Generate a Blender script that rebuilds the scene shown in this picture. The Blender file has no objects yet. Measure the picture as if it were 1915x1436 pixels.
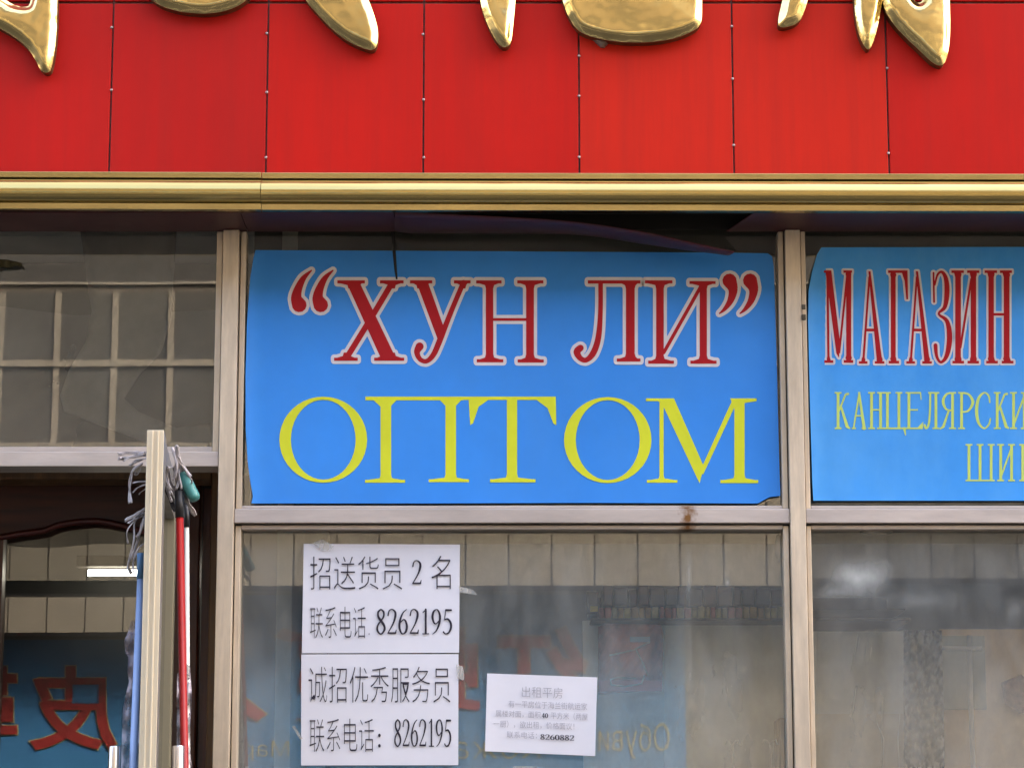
import bpy, bmesh, math, random
import numpy as np
from mathutils import Vector, Matrix, noise
from mathutils.geometry import delaunay_2d_cdt, convex_hull_2d
random.seed(7)
SC = bpy.context.scene
COL = SC.collection

# ------------------------------------------------------------------ camera, sky, sun, exposure
F = 5040.0                       # focal length in photograph pixels (1915 wide)
PITCH = math.radians(10.8)
CAM = Vector((0.0, -5.1, 1.55))
cd = bpy.data.cameras.new('camera')
cam = bpy.data.objects.new('camera', cd); COL.objects.link(cam)
cam.location = CAM; cam.rotation_euler = (math.pi/2 + PITCH, 0, 0)
cd.sensor_fit = 'HORIZONTAL'; cd.sensor_width = 36.0; cd.lens = 36.0*F/1915.0
cd.clip_end = 2000.0; cd.clip_start = 0.05
SC.camera = cam

SUN_EL, SUN_AZ = math.radians(39), math.radians(55)      # the sun stands behind this shop and lights the far side of the street
w = bpy.data.worlds.new('World'); SC.world = w; w.use_nodes = True
nt = w.node_tree
sky = nt.nodes.new('ShaderNodeTexSky'); sky.sky_type = 'NISHITA'; sky.sun_disc = False
sky.sun_elevation = SUN_EL; sky.sun_rotation = SUN_AZ
sky.dust_density = 7.0; sky.air_density = 0.8; sky.ozone_density = 1.0
nt.links.new(sky.outputs[0], nt.nodes['Background'].inputs[0])
nt.nodes['Background'].inputs[1].default_value = 0.15
sd = bpy.data.lights.new('sun', 'SUN'); sd.energy = 1.1; sd.angle = math.radians(10); sd.color = (1.0, 0.95, 0.87)
sun = bpy.data.objects.new('sun', sd); COL.objects.link(sun)
sdir = Vector((math.sin(SUN_AZ)*math.cos(SUN_EL), math.cos(SUN_AZ)*math.cos(SUN_EL), math.sin(SUN_EL)))
sun.rotation_euler = sdir.to_track_quat('Z', 'Y').to_euler()
sun.location = (0, 10, 20)
SC.view_settings.view_transform = 'Standard'; SC.view_settings.look = 'None'
SC.view_settings.gamma = 1.0; SC.view_settings.exposure = 3.68
SC.view_settings.use_white_balance = True; SC.view_settings.white_balance_temperature = 7600      # the camera's white balance for open shade
SC.render.engine = 'CYCLES'
SC.cycles.max_bounces = 10; SC.cycles.transparent_max_bounces = 16
SC.cycles.use_denoising = True
SC.cycles.caustics_reflective = False; SC.cycles.caustics_refractive = False

# ------------------------------------------------------------------ geometry helpers
CP, SP = math.cos(PITCH), math.sin(PITCH)
def P(px, py, Y):
    """the point of the plane y = Y that the photograph shows at pixel (px, py)"""
    u = (px-957.5)/F; v = (718.0-py)/F
    d = Vector((u, CP - v*SP, SP + v*CP))
    return CAM + d*((Y-CAM.y)/d.y)
def XX(px, py, Y): return P(px, py, Y).x
def ZZ(py, Y): return P(957, py, Y).z
def MM(px, Y=0.0): return px*(Y-CAM.y)/F*1.01           # pixels to metres near plane Y

class MB:
    def __init__(s): s.v = []; s.f = []
    def add(s, vs, fs):
        o = len(s.v); s.v += [tuple(x) for x in vs]; s.f += [tuple(i+o for i in f) for f in fs]; return s
    def box(s, x0, x1, y0, y1, z0, z1):
        x0, x1 = sorted((x0, x1)); y0, y1 = sorted((y0, y1)); z0, z1 = sorted((z0, z1))
        v = [(x,y,z) for z in (z0,z1) for x, y in ((x0,y0),(x1,y0),(x1,y1),(x0,y1))]
        return s.add(v, [(3,2,1,0),(4,5,6,7),(0,1,5,4),(1,2,6,5),(2,3,7,6),(3,0,4,7)])
    def prism(s, pts, a, b, axis):
        """pts a closed 2-D outline, pushed from a to b along axis"""
        def put(p, t):
            return {'x':(t,p[0],p[1]), 'y':(p[0],t,p[1]), 'z':(p[0],p[1],t)}[axis]
        n = len(pts)
        v = [put(p,a) for p in pts] + [put(p,b) for p in pts]
        return s.add(v, [tuple(range(n-1,-1,-1)), tuple(range(n,2*n))] + [(i,(i+1)%n,(i+1)%n+n,i+n) for i in range(n)])
    def tube(s, pts, r, n=12):
        pts = [Vector(p) for p in pts]; m = len(pts)
        rr = r if isinstance(r, (list,tuple)) else [r]*m
        vs = []; up = Vector((0.31,0.84,0.17)).normalized()
        for i, p in enumerate(pts):
            t = (pts[min(i+1,m-1)] - pts[max(i-1,0)]).normalized()
            a = t.cross(up).normalized(); b = t.cross(a)
            vs += [p + (a*math.cos(k*2*math.pi/n) + b*math.sin(k*2*math.pi/n))*rr[i] for k in range(n)]
        fs = [(i*n+k, i*n+(k+1)%n, (i+1)*n+(k+1)%n, (i+1)*n+k) for i in range(m-1) for k in range(n)]
        fs += [tuple(range(n-1,-1,-1)), tuple((m-1)*n+k for k in range(n))]
        return s.add(vs, fs)
    def grid(s, rows):
        """rows of points -> quads"""
        n = len(rows[0]); vs = [p for r in rows for p in r]
        return s.add(vs, [(i*n+k, i*n+k+1, (i+1)*n+k+1, (i+1)*n+k) for i in range(len(rows)-1) for k in range(n-1)])
    def mesh(s, name):
        m = bpy.data.meshes.new(name); m.from_pydata(s.v, [], s.f)
        bm = bmesh.new(); bm.from_mesh(m); bmesh.ops.recalc_face_normals(bm, faces=bm.faces); bm.to_mesh(m); bm.free()
        return m
    def build(s, name, mat, parent=None, smooth=False, bevel=0, solid=0):
        m = s.mesh(name); return obj(name, m, mat, parent, smooth, bevel, solid)

def obj(name, mesh, mat, parent=None, smooth=False, bevel=0, solid=0):
    if mat: mesh.materials.clear(); mesh.materials.append(mat)
    o = bpy.data.objects.new(name, mesh); COL.objects.link(o)
    if parent: attach(o, parent)
    if smooth:
        mesh.polygons.foreach_set('use_smooth', [True]*len(mesh.polygons))
    if solid:
        md = o.modifiers.new('Solidify', 'SOLIDIFY'); md.thickness = solid; md.offset = 0
    if bevel:
        md = o.modifiers.new('Bevel', 'BEVEL'); md.width = bevel; md.segments = 2; md.limit_method = 'ANGLE'
        md.angle_limit = math.radians(40)
    return o
def root_loc(o):
    v = Vector((0,0,0))
    while o: v = v + o.location; o = o.parent
    return v
def attach(o, parent):
    o.parent = parent
    top = parent
    while top.parent: top = top.parent
    # vertices are kept in world coordinates: undo the offset of the thing's Empty once
    o.matrix_parent_inverse = Matrix.Identity(4)
    if parent.parent is None and parent.type == 'EMPTY':
        o.location = -parent.location
    return o
def tag(o, label=None, cat=None, group=None, kind=None):
    if label: o['label'] = label
    if cat: o['category'] = cat
    if group: o['group'] = group
    if kind: o['kind'] = kind
    return o
def thing(name, label, cat, loc=(0,0,0), group=None):
    o = bpy.data.objects.new(name, None); COL.objects.link(o); o.location = loc
    o.empty_display_size = 0.05
    return tag(o, label, cat, group)

def inside(poly, x, y):
    c = False; n = len(poly)
    for i in range(n):
        x1, y1 = poly[i]; x2, y2 = poly[(i+1)%n]
        if (y1 > y) != (y2 > y) and x < (x2-x1)*(y-y1)/(y2-y1)+x1: c = not c
    return c
def resample(poly, sp):
    out = []
    for i in range(len(poly)):
        a = Vector(poly[i]); b = Vector(poly[(i+1)%len(poly)])
        k = max(1, int(math.ceil((b-a).length/sp)))
        out += [tuple(a.lerp(b, j/k)) for j in range(k)]
    return out
def spline(poly, it=2):
    """round a closed outline a little (Chaikin)"""
    for _ in range(it):
        q = []
        for i in range(len(poly)):
            a = poly[i]; b = poly[(i+1)%len(poly)]
            q += [(a[0]*.75+b[0]*.25, a[1]*.75+b[1]*.25), (a[0]*.25+b[0]*.75, a[1]*.25+b[1]*.75)]
        poly = q
    return poly
def edge_dist(poly, pts):
    A = np.array(poly); B = np.roll(A, -1, 0); p = np.array(pts)
    d = np.full(len(p), 1e9)
    for a, b in zip(A, B):
        ab = b-a; t = np.clip(((p-a)@ab)/max(ab@ab, 1e-12), 0, 1)
        d = np.minimum(d, np.linalg.norm(p-(a+t[:,None]*ab), axis=1))
    return d
def fill_poly(poly, sp):
    bd = resample(poly, sp)
    xs = [p[0] for p in bd]; ys = [p[1] for p in bd]
    gx = np.arange(min(xs)+sp/2, max(xs), sp); gy = np.arange(min(ys)+sp/2, max(ys), sp*.87)
    g = [(x+(sp/2 if j % 2 else 0), y) for j, y in enumerate(gy) for x in gx]
    g = [p for p in g if inside(bd, *p)]
    if g:
        dd = edge_dist(bd, g); g = [p for p, d in zip(g, dd) if d > sp*.45]
    n = len(bd); pts = bd+g
    if sum(bd[i][0]*bd[(i+1)%n][1]-bd[(i+1)%n][0]*bd[i][1] for i in range(n)) < 0: face = list(range(n-1,-1,-1))
    else: face = list(range(n))
    r = delaunay_2d_cdt([Vector(p) for p in pts], [], [face], 0, 1e-6, True)
    v = [tuple(p) for p in r[0]]; f = [tuple(t) for t, ids in zip(r[2], r[5]) if ids]
    return v, f, edge_dist(bd, v)
def union(polys):
    """union of many simple outlines -> triangles"""
    vs = []; fs = []
    for p in polys:
        n = len(p); a = sum(p[i][0]*p[(i+1)%n][1]-p[(i+1)%n][0]*p[i][1] for i in range(n))
        if abs(a) < 1e-9: continue
        o = len(vs); vs += [Vector(q) for q in p]
        idx = list(range(o, o+n)); fs.append(idx if a > 0 else idx[::-1])
    r = delaunay_2d_cdt(vs, [], fs, 0, 1e-5, True)
    return [tuple(p) for p in r[0]], [tuple(t) for t, ids in zip(r[2], r[5]) if ids]

# ---- lettering: strokes and outlines in photograph pixels
def disc(x, y, r, n=12): return [(x+r*math.cos(2*math.pi*k/n+.1), y+r*math.sin(2*math.pi*k/n+.1)) for k in range(n)]
def stroke(pts, caps=True, closed=False):
    out = []
    q = pts + [pts[0]] if closed else pts
    for (x0,y0,w0), (x1,y1,w1) in zip(q, q[1:]):
        d = Vector((x1-x0, y1-y0))
        if d.length < 1e-6: continue
        n = Vector((-d.y, d.x)).normalized()
        out.append([(x0+n.x*w0/2,y0+n.y*w0/2),(x0-n.x*w0/2,y0-n.y*w0/2),(x1-n.x*w1/2,y1-n.y*w1/2),(x1+n.x*w1/2,y1+n.y*w1/2)])
    rng = pts if (caps or closed) else pts[1:-1]
    out += [disc(x,y,w/2) for x, y, w in rng if w > .5]
    return out
def smooth_pts(pts, k=5):
    """Catmull-Rom through (x,y,w) points"""
    out = []
    for i in range(len(pts)-1):
        p0, p1, p2, p3 = pts[max(i-1,0)], pts[i], pts[i+1], pts[min(i+2,len(pts)-1)]
        for j in range(k):
            t = j/k
            out.append(tuple(.5*((2*b)+(-a+c)*t+(2*a-5*b+4*c-d)*t*t+(-a+3*b-3*c+d)*t**3) for a,b,c,d in zip(p0,p1,p2,p3)))
    out.append(pts[-1]); return out
def bar(x0, y0, x1, y1): return [[(x0,y0),(x1,y0),(x1,y1),(x0,y1)]]
def ring(cx, cy, rx, ry, ix, iy, n=40, tilt=0.0):
    out = []
    for k in range(n):
        a, b = 2*math.pi*k/n, 2*math.pi*(k+1)/n
        f = lambda t, u, v: (cx+u*math.cos(t), cy+v*math.sin(t))
        g = lambda t: (cx+ix*math.cos(t-tilt)*1.0, cy+iy*math.sin(t-tilt))
        out.append([f(a,rx,ry), f(b,rx,ry), g(b), g(a)])
    return out
def fat(polys, e, n=10):
    """the outlines grown by e all round"""
    out = []
    def hull(pts):
        z = [Vector(r) for x, y in pts for r in disc(x, y, e, n)]
        return [tuple(z[j]) for j in convex_hull_2d(z)]
    for p in polys:
        k = len(p)
        cr = [(p[(i+1)%k][0]-p[i][0])*(p[(i+2)%k][1]-p[(i+1)%k][1])-(p[(i+1)%k][1]-p[i][1])*(p[(i+2)%k][0]-p[(i+1)%k][0]) for i in range(k)]
        if all(c >= -1e-6 for c in cr) or all(c <= 1e-6 for c in cr): out.append(hull(p))
        else: out.append(p); out += [hull((p[i], p[(i+1)%k])) for i in range(k)]
    return out
def flat_mesh(name, polys, conv, Y, mat, parent):
    v, f = union(polys)
    m = MB(); m.add([P(*conv(x,y), Y) for x, y in v], f)
    return m.build(name, mat, parent)
def quad_map(q, Y):
    """unit square (u right, v down) -> plane Y through four pixels TL TR BR BL"""
    def f(u, v):
        x = (q[0][0]*(1-u)+q[1][0]*u)*(1-v)+(q[3][0]*(1-u)+q[2][0]*u)*v
        y = (q[0][1]*(1-u)+q[1][1]*u)*(1-v)+(q[3][1]*(1-u)+q[2][1]*u)*v
        return (x, y)
    return f
def box_q(x0, y0, x1, y1): return [(x0,y0),(x1,y0),(x1,y1),(x0,y1)]
def text_tris(body, offset=0.0, spacing=1.0):
    c = bpy.data.curves.new('text', 'FONT'); c.body = body; c.offset = offset; c.resolution_u = 3
    c.space_character = spacing
    o = bpy.data.objects.new('text', c); COL.objects.link(o)
    dg = bpy.context.evaluated_depsgraph_get(); dg.update()
    m = bpy.data.meshes.new_from_object(o.evaluated_get(dg))
    v = [(p.co.x, p.co.y) for p in m.vertices]; f = [tuple(p.vertices) for p in m.polygons]
    bpy.data.objects.remove(o); bpy.data.curves.remove(c); bpy.data.meshes.remove(m)
    return v, f
def text_mesh(name, body, q, Y, mat, parent, offset=0.0, spacing=1.0, pt=None, ref=None):
    """printed text fitted into the pixel box q on plane Y"""
    v, f = text_tris(body, offset, spacing)
    rv = text_tris(body, 0.0, spacing)[0] if ref else v
    xs = [p[0] for p in rv]; ys = [p[1] for p in rv]
    x0, x1, y0, y1 = min(xs), max(xs), min(ys), max(ys)
    mp = quad_map(q, Y); pt = pt or (lambda x, y: P(x, y, Y))
    m = MB(); m.add([pt(*mp((x-x0)/(x1-x0), (y1-y)/(y1-y0))) for x, y in v], f)
    return m.build(name, mat, parent)

# ------------------------------------------------------------------ materials
def new_mat(name):
    m = bpy.data.materials.new(name); m.use_nodes = True
    n = m.node_tree.nodes; return m, n, m.node_tree.links, n['Principled BSDF']
def srgb(r, g, b):
    f = lambda c: (c/255/12.92) if c/255 <= .04045 else ((c/255+.055)/1.055)**2.4
    return (f(r), f(g), f(b), 1)
def paint(name, col, rough=.5, metal=0.0, var=.12, scale=6.0, bump=0.0, bscale=60.0, stretch=(1,1,1), spec=.5, col2=None, coat=0.0, rvar=.1, streak=None):
    m, n, l, b = new_mat(name)
    tc = n.new('ShaderNodeTexCoord'); mp = n.new('ShaderNodeMapping'); mp.inputs['Scale'].default_value = stretch
    l.new(tc.outputs['Object'], mp.inputs[0])
    nz = n.new('ShaderNodeTexNoise'); nz.inputs['Scale'].default_value = scale; nz.inputs['Detail'].default_value = 8; nz.inputs['Roughness'].default_value = .65
    l.new(mp.outputs[0], nz.inputs[0])
    mx = n.new('ShaderNodeMix'); mx.data_type = 'RGBA'
    c = col if len(col) == 4 else (*col, 1)
    d = col2 if col2 else tuple(max(0, x*(1-var*2)) for x in c[:3])
    mx.inputs[6].default_value = (*d[:3], 1); mx.inputs[7].default_value = tuple(min(1, x*(1+var*.5)) for x in c[:3])+(1,)
    rp = n.new('ShaderNodeMapRange'); rp.inputs[1].default_value = .3; rp.inputs[2].default_value = .65
    l.new(nz.outputs[0], rp.inputs[0]); l.new(rp.outputs[0], mx.inputs[0]); colout = mx.outputs[2]
    if streak:                                             # grime and rain marks: (mapping scale, strength, tint)
        m2 = n.new('ShaderNodeMapping'); m2.inputs['Scale'].default_value = streak[0]; l.new(tc.outputs['Object'], m2.inputs[0])
        s2 = n.new('ShaderNodeTexNoise'); s2.inputs['Scale'].default_value = 3; s2.inputs['Detail'].default_value = 10; s2.inputs['Roughness'].default_value = .7; l.new(m2.outputs[0], s2.inputs[0])
        r2 = n.new('ShaderNodeMapRange'); r2.inputs[1].default_value = .42; r2.inputs[2].default_value = .72; r2.inputs[3].default_value = 0; r2.inputs[4].default_value = streak[1]; l.new(s2.outputs[0], r2.inputs[0])
        x2 = n.new('ShaderNodeMix'); x2.data_type = 'RGBA'; l.new(r2.outputs[0], x2.inputs[0]); l.new(colout, x2.inputs[6]); x2.inputs[7].default_value = (*streak[2],1); colout = x2.outputs[2]
    l.new(colout, b.inputs['Base Color'])
    rr = n.new('ShaderNodeMapRange'); rr.inputs[3].default_value = rough+rvar; rr.inputs[4].default_value = max(.02, rough-rvar)
    l.new(nz.outputs[0], rr.inputs[0]); l.new(rr.outputs[0], b.inputs['Roughness'])
    b.inputs['Metallic'].default_value = metal; b.inputs['Specular IOR Level'].default_value = spec
    b.inputs['Coat Weight'].default_value = coat
    if bump:
        nb = n.new('ShaderNodeTexNoise'); nb.inputs['Scale'].default_value = bscale; nb.inputs['Detail'].default_value = 4
        l.new(mp.outputs[0], nb.inputs[0])
        bp = n.new('ShaderNodeBump'); bp.inputs['Distance'].default_value = bump; bp.inputs['Strength'].default_value = 1
        l.new(nb.outputs[0], bp.inputs['Height']); l.new(bp.outputs[0], b.inputs['Normal'])
    return m
def glass(name, tint=(.96,.98,.97), refl=1.0, wave=6e-5, wscale=2.2, dust=.05, dustcol=(.5,.49,.45), rough=0.0, smudge=()):
    """thin pane: clear film + mirror by Fresnel + a little dust"""
    m, n, l, b = new_mat(name); n.remove(b); out = n['Material Output']
    tc = n.new('ShaderNodeTexCoord')
    nz = n.new('ShaderNodeTexNoise'); nz.inputs['Scale'].default_value = wscale; nz.inputs['Detail'].default_value = 1.0
    l.new(tc.outputs['Object'], nz.inputs[0])
    bp = n.new('ShaderNodeBump'); bp.inputs['Distance'].default_value = wave; bp.inputs['Strength'].default_value = 1
    l.new(nz.outputs[0], bp.inputs['Height'])
    fr = n.new('ShaderNodeFresnel'); fr.inputs[0].default_value = 1.52
    mu = n.new('ShaderNodeMath'); mu.operation = 'MULTIPLY'; mu.inputs[1].default_value = refl*2; mu.use_clamp = True
    l.new(fr.outputs[0], mu.inputs[0])
    tr = n.new('ShaderNodeBsdfTransparent'); tr.inputs[0].default_value = (*tint, 1)
    gl = n.new('ShaderNodeBsdfGlossy'); gl.inputs['Roughness'].default_value = rough; l.new(bp.outputs[0], gl.inputs['Normal'])
    mx = n.new('ShaderNodeMixShader'); l.new(mu.outputs[0], mx.inputs[0]); l.new(tr.outputs[0], mx.inputs[1]); l.new(gl.outputs[0], mx.inputs[2])
    df = n.new('ShaderNodeBsdfDiffuse'); df.inputs[0].default_value = (*dustcol, 1)
    dn = n.new('ShaderNodeTexNoise'); dn.inputs['Scale'].default_value = 3.5; dn.inputs['Detail'].default_value = 9; dn.inputs['Roughness'].default_value = .7
    mp = n.new('ShaderNodeMapping'); mp.inputs['Scale'].default_value = (1.6, 1, .7); l.new(tc.outputs['Object'], mp.inputs[0]); l.new(mp.outputs[0], dn.inputs[0])
    dr = n.new('ShaderNodeMapRange'); dr.inputs[1].default_value = .35; dr.inputs[2].default_value = .75; dr.inputs[3].default_value = dust*.4; dr.inputs[4].default_value = dust*1.8
    l.new(dn.outputs[0], dr.inputs[0])
    fac = dr.outputs[0]
    for (sx_, sz_, rx_, rz_, amt) in smudge:                # hand marks and dried splashes, in pane coordinates
        m1 = n.new('ShaderNodeMapping'); m1.vector_type = 'POINT'
        m1.inputs['Location'].default_value = (-sx_/rx_, 0, -sz_/rz_); m1.inputs['Scale'].default_value = (1/rx_, 0, 1/rz_)
        l.new(tc.outputs['Object'], m1.inputs[0])
        ad = n.new('ShaderNodeMix'); ad.data_type = 'RGBA'; ad.blend_type = 'ADD'; ad.inputs[0].default_value = .9
        n2 = n.new('ShaderNodeTexNoise'); n2.inputs['Scale'].default_value = 14; n2.inputs['Detail'].default_value = 6
        l.new(tc.outputs['Object'], n2.inputs[0])
        sb_ = n.new('ShaderNodeVectorMath'); sb_.operation = 'SUBTRACT'; sb_.inputs[1].default_value = (.5,.5,.5); l.new(n2.outputs['Color'], sb_.inputs[0])
        l.new(m1.outputs[0], ad.inputs[6]); l.new(sb_.outputs[0], ad.inputs[7])
        gr = n.new('ShaderNodeTexGradient'); gr.gradient_type = 'QUADRATIC_SPHERE'; l.new(ad.outputs[2], gr.inputs[0])
        mm = n.new('ShaderNodeMath'); mm.operation = 'MULTIPLY_ADD'; mm.inputs[1].default_value = amt; mm.use_clamp = True
        l.new(gr.outputs[1], mm.inputs[0]); l.new(fac, mm.inputs[2]); fac = mm.outputs[0]
    m2 = n.new('ShaderNodeMixShader'); l.new(fac, m2.inputs[0]); l.new(mx.outputs[0], m2.inputs[1]); l.new(df.outputs[0], m2.inputs[2])
    l.new(m2.outputs[0], out.inputs[0]); return m
def film(name, col, alpha=.4, rough=.25, grain=(2.5,1,.35), nsc=22, bd=.004):
    m, n, l, b = new_mat(name)
    b.inputs['Base Color'].default_value = (*col, 1); b.inputs['Roughness'].default_value = rough
    tc = n.new('ShaderNodeTexCoord'); nz = n.new('ShaderNodeTexNoise'); nz.inputs['Scale'].default_value = nsc; nz.inputs['Detail'].default_value = 5
    mp = n.new('ShaderNodeMapping'); mp.inputs['Scale'].default_value = grain; l.new(tc.outputs['Object'], mp.inputs[0]); l.new(mp.outputs[0], nz.inputs[0])
    mr = n.new('ShaderNodeMapRange'); mr.inputs[1].default_value = .3; mr.inputs[2].default_value = .7; mr.inputs[3].default_value = alpha*.5; mr.inputs[4].default_value = min(1, alpha*1.6)
    l.new(nz.outputs[0], mr.inputs[0]); l.new(mr.outputs[0], b.inputs['Alpha'])
    bp = n.new('ShaderNodeBump'); bp.inputs['Distance'].default_value = bd; l.new(nz.outputs[0], bp.inputs['Height']); l.new(bp.outputs[0], b.inputs['Normal'])
    return m
def emit(name, col, s):
    m, n, l, b = new_mat(name); b.inputs['Emission Color'].default_value = (*col, 1); b.inputs['Emission Strength'].default_value = s; return m

M = {}
M['red'] = paint('red_panel', (.60,.012,.007), .5, var=.07, scale=2.4, stretch=(1,1,.45), bump=1.6e-3, bscale=3.2, rvar=.08, spec=.14, streak=((11,11,.55),.32,(.36,.02,.015)))
M['red2'] = paint('red_panel_orange', (.66,.021,.009), .5, var=.07, scale=2.4, stretch=(1,1,.35), bump=1.6e-3, bscale=3.2, rvar=.08, spec=.14, streak=((11,11,.55),.32,(.36,.02,.015)))  # slightly lighter, more orange panel red
M['red3'] = paint('red_panel_deep', (.54,.012,.009), .5, var=.09, scale=2.4, stretch=(1,1,.35), bump=1.6e-3, bscale=3.2, rvar=.08, spec=.14, streak=((11,11,.55),.32,(.36,.02,.015)))
M['joint'] = paint('joint_sealant', (.20,.145,.14), .8, var=.3, scale=40)
M['rivet'] = paint('rivet_steel', (.42,.36,.35), .4, metal=.6, scale=80)
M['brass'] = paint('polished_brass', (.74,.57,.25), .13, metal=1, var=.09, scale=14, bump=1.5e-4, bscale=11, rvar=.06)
M['shaded_edge'] = paint('shaded_letter_edge', (.16,.10,.045), .45, metal=.5, scale=20)  # letter sides coloured dark for the shade behind their edges
M['brass_strip'] = paint('brass_strip', (.60,.46,.20), .18, metal=1, var=.16, scale=5, stretch=(1,1,8), bump=1.5e-4, bscale=7, rvar=.06)
M['brass_tube'] = paint('brushed_brass_moulding', (.56,.42,.16), .2, metal=1, var=.08, scale=3, stretch=(.6,6,6), rvar=.06)
M['alu'] = paint('champagne_aluminium', (.75,.62,.47), .40, metal=.18, var=.16, scale=5, stretch=(3,3,.8), rvar=.08, streak=((20,20,1.2),.45,(.36,.28,.21)))
M['alu_h'] = paint('champagne_aluminium_rail', (.60,.52,.47), .42, metal=.18, var=.15, scale=5, stretch=(.6,3,3), rvar=.08, streak=((1.6,20,14),.45,(.34,.29,.27)))
M['alu_door'] = paint('anodised_door_aluminium', (.80,.70,.52), .35, metal=.25, var=.08, scale=4, stretch=(5,5,.5), streak=((26,26,1),.3,(.5,.38,.28)))
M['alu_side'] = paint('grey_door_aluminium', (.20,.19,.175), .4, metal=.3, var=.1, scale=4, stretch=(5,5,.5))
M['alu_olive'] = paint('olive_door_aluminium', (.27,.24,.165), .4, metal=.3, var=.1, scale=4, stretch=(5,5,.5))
M['gasket'] = paint('gasket_rubber', (.02,.018,.016), .7, scale=30)
M['steel'] = paint('handle_steel', (.75,.70,.66), .18, metal=1, var=.05, scale=20)
M['signblue'] = paint('blue_sign_print', (.030,.285,.84), .45, var=.06, scale=3, rvar=.08, spec=.2, bump=2.5e-3, bscale=3.5, streak=((3,3,1.2),.16,(.10,.30,.62)))
M['signblue2'] = paint('pale_blue_sign_print', (.045,.36,.90), .45, var=.08, scale=4, rvar=.08, spec=.2, bump=2.5e-3, bscale=3.5, streak=((3,3,1.2),.35,(.16,.50,.86)))  # slightly paler blue than the big sign
M['signred'] = paint('red_print', (.46,.016,.022), .45, var=.05, scale=9, spec=.12)
M['signwhite'] = paint('white_print', (.74,.70,.72), .5, var=.05, scale=9, spec=.12)
M['signyellow'] = paint('yellow_print', (.72,.75,.05), .45, var=.05, scale=9, spec=.12)
M['signyellow2'] = paint('pale_yellow_print', (.60,.74,.18), .45, var=.05, scale=9, spec=.12)
M['paper'] = paint('white_paper', (.80,.785,.83), .75, var=.025, scale=4, bump=2e-3, bscale=6, spec=.2, streak=((2,2,2),.25,(.66,.64,.68)))
M['ink'] = paint('black_ink', (.035,.03,.045), .7, var=.2, scale=60, spec=.2)
M['ink2'] = paint('faded_grey_ink', (.40,.38,.42), .7, var=.1, scale=60, spec=.2)
M['tape'] = film('sticky_tape', (.75,.73,.68), .3, .2)
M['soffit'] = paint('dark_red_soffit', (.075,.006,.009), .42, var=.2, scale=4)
M['dark'] = paint('dark_cavity', (.012,.011,.011), .9, scale=8)
M['plaster'] = paint('render_wall', (.42,.39,.34), .85, scale=3, bump=.002, bscale=50)
M['inner'] = paint('inner_wall', (.44,.45,.40), .8, var=.15, scale=1.3)
M['innerc'] = paint('inner_ceiling', (.55,.54,.50), .8, scale=2)
M['bulk'] = paint('grey_backing_board', (.13,.135,.125), .8, var=.15, scale=3)
M['floor'] = paint('floor_tiles', (.30,.28,.25), .35, scale=3)
M['wood'] = paint('dark_red_wood', (.11,.024,.012), .35, var=.35, scale=4, stretch=(9,9,.6), bump=3e-4, bscale=30)
M['woodh'] = paint('dark_red_wood_rail', (.11,.024,.012), .35, var=.35, scale=4, stretch=(.6,9,9))
M['wood2'] = paint('brown_wood_frame', (.18,.085,.03), .4, var=.3, scale=4, stretch=(9,9,.6))
M['glass'] = glass('window_glass', refl=1.4, wave=8e-5, wscale=2.4, dust=.17)
M['glass_up'] = glass('upper_window_glass', refl=1.9, wave=1.3e-4, wscale=2.6, dust=.06)
M['glass_in'] = glass('inner_door_glass', refl=1.5, wave=1.3e-4, wscale=2.0, dust=.012, tint=(.5,.52,.5))
M['glass_leaf'] = glass('door_leaf_glass', refl=.8, wave=3e-5, dust=.04, tint=(.86,.9,.86))
M['mop'] = paint('grey_mop_cloth', (.60,.55,.55), .9, var=.3, scale=30, bump=.001, bscale=300)
M['mopdark'] = paint('dark_mop_cloth', (.10,.085,.085), .9, var=.3, scale=30)
M['teal'] = paint('teal_plastic', (.055,.27,.25), .4, scale=20)
M['black'] = paint('black_plastic', (.012,.012,.014), .45, scale=20)
M['redpole'] = paint('red_plastic_pole', (.36,.007,.006), .4, scale=5, var=.05)
M['whitepole'] = paint('white_plastic_pole', (.78,.76,.70), .35, scale=5, var=.04)
M['bluepole'] = paint('pale_blue_pole', (.28,.42,.70), .3, scale=5, var=.06)
M['bluecap'] = paint('blue_plastic_sleeve', (.10,.27,.50), .35, scale=5)
M['film'] = film('plastic_wrap', (.42,.37,.42), .55)
M['asphalt'] = paint('asphalt', (.04,.04,.038), .9, var=.2, scale=1.5, bump=.004, bscale=120)
M['paving'] = paint('paving', (.05,.048,.045), .85, var=.15, scale=1.5, bump=.002, bscale=80)
M['kerb'] = paint('kerb_stone', (.32,.31,.29), .8, scale=3)
M['earth'] = paint('ground_earth', (.16,.14,.11), .9, scale=.2)
M['beige'] = paint('beige_panel', (.175,.162,.135), .6, var=.05, scale=1.1)
M['beigewall'] = paint('beige_wall', (.18,.165,.135), .8, var=.06, scale=.7)
M['greyband'] = paint('dark_grey_cladding', (.028,.028,.028), .7, scale=1)
M['greypanel'] = paint('grey_panel', (.055,.055,.053), .7, scale=1)
M['oppblue'] = paint('far_blue_sign', (.02,.16,.38), .6, var=.06, scale=.8)
M['oppred'] = paint('far_red_letter', (.24,.012,.012), .6, scale=2)
M['oppyel'] = paint('far_yellow_letter', (.36,.33,.17), .6, scale=2)
M['oppglass'] = paint('far_window_glass', (.055,.055,.052), .4, scale=1)

# ------------------------------------------------------------------ levels shared by the whole front
YF = -0.160                                   # face of the red panels
YM = -0.178                                   # flanges of the gold moulding
ZS = ZZ(394.5, YM)                            # level of the soffit
W = 13.0                                      # width of the street up to the opposite front
def V(px, py, yd, Yg=0.012):
    """a point on the opposite side at y = -yd, given where the glass at Yg mirrors it"""
    p = P(px, py, 2*Yg + yd); return Vector((p.x, -yd, p.z))

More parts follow.
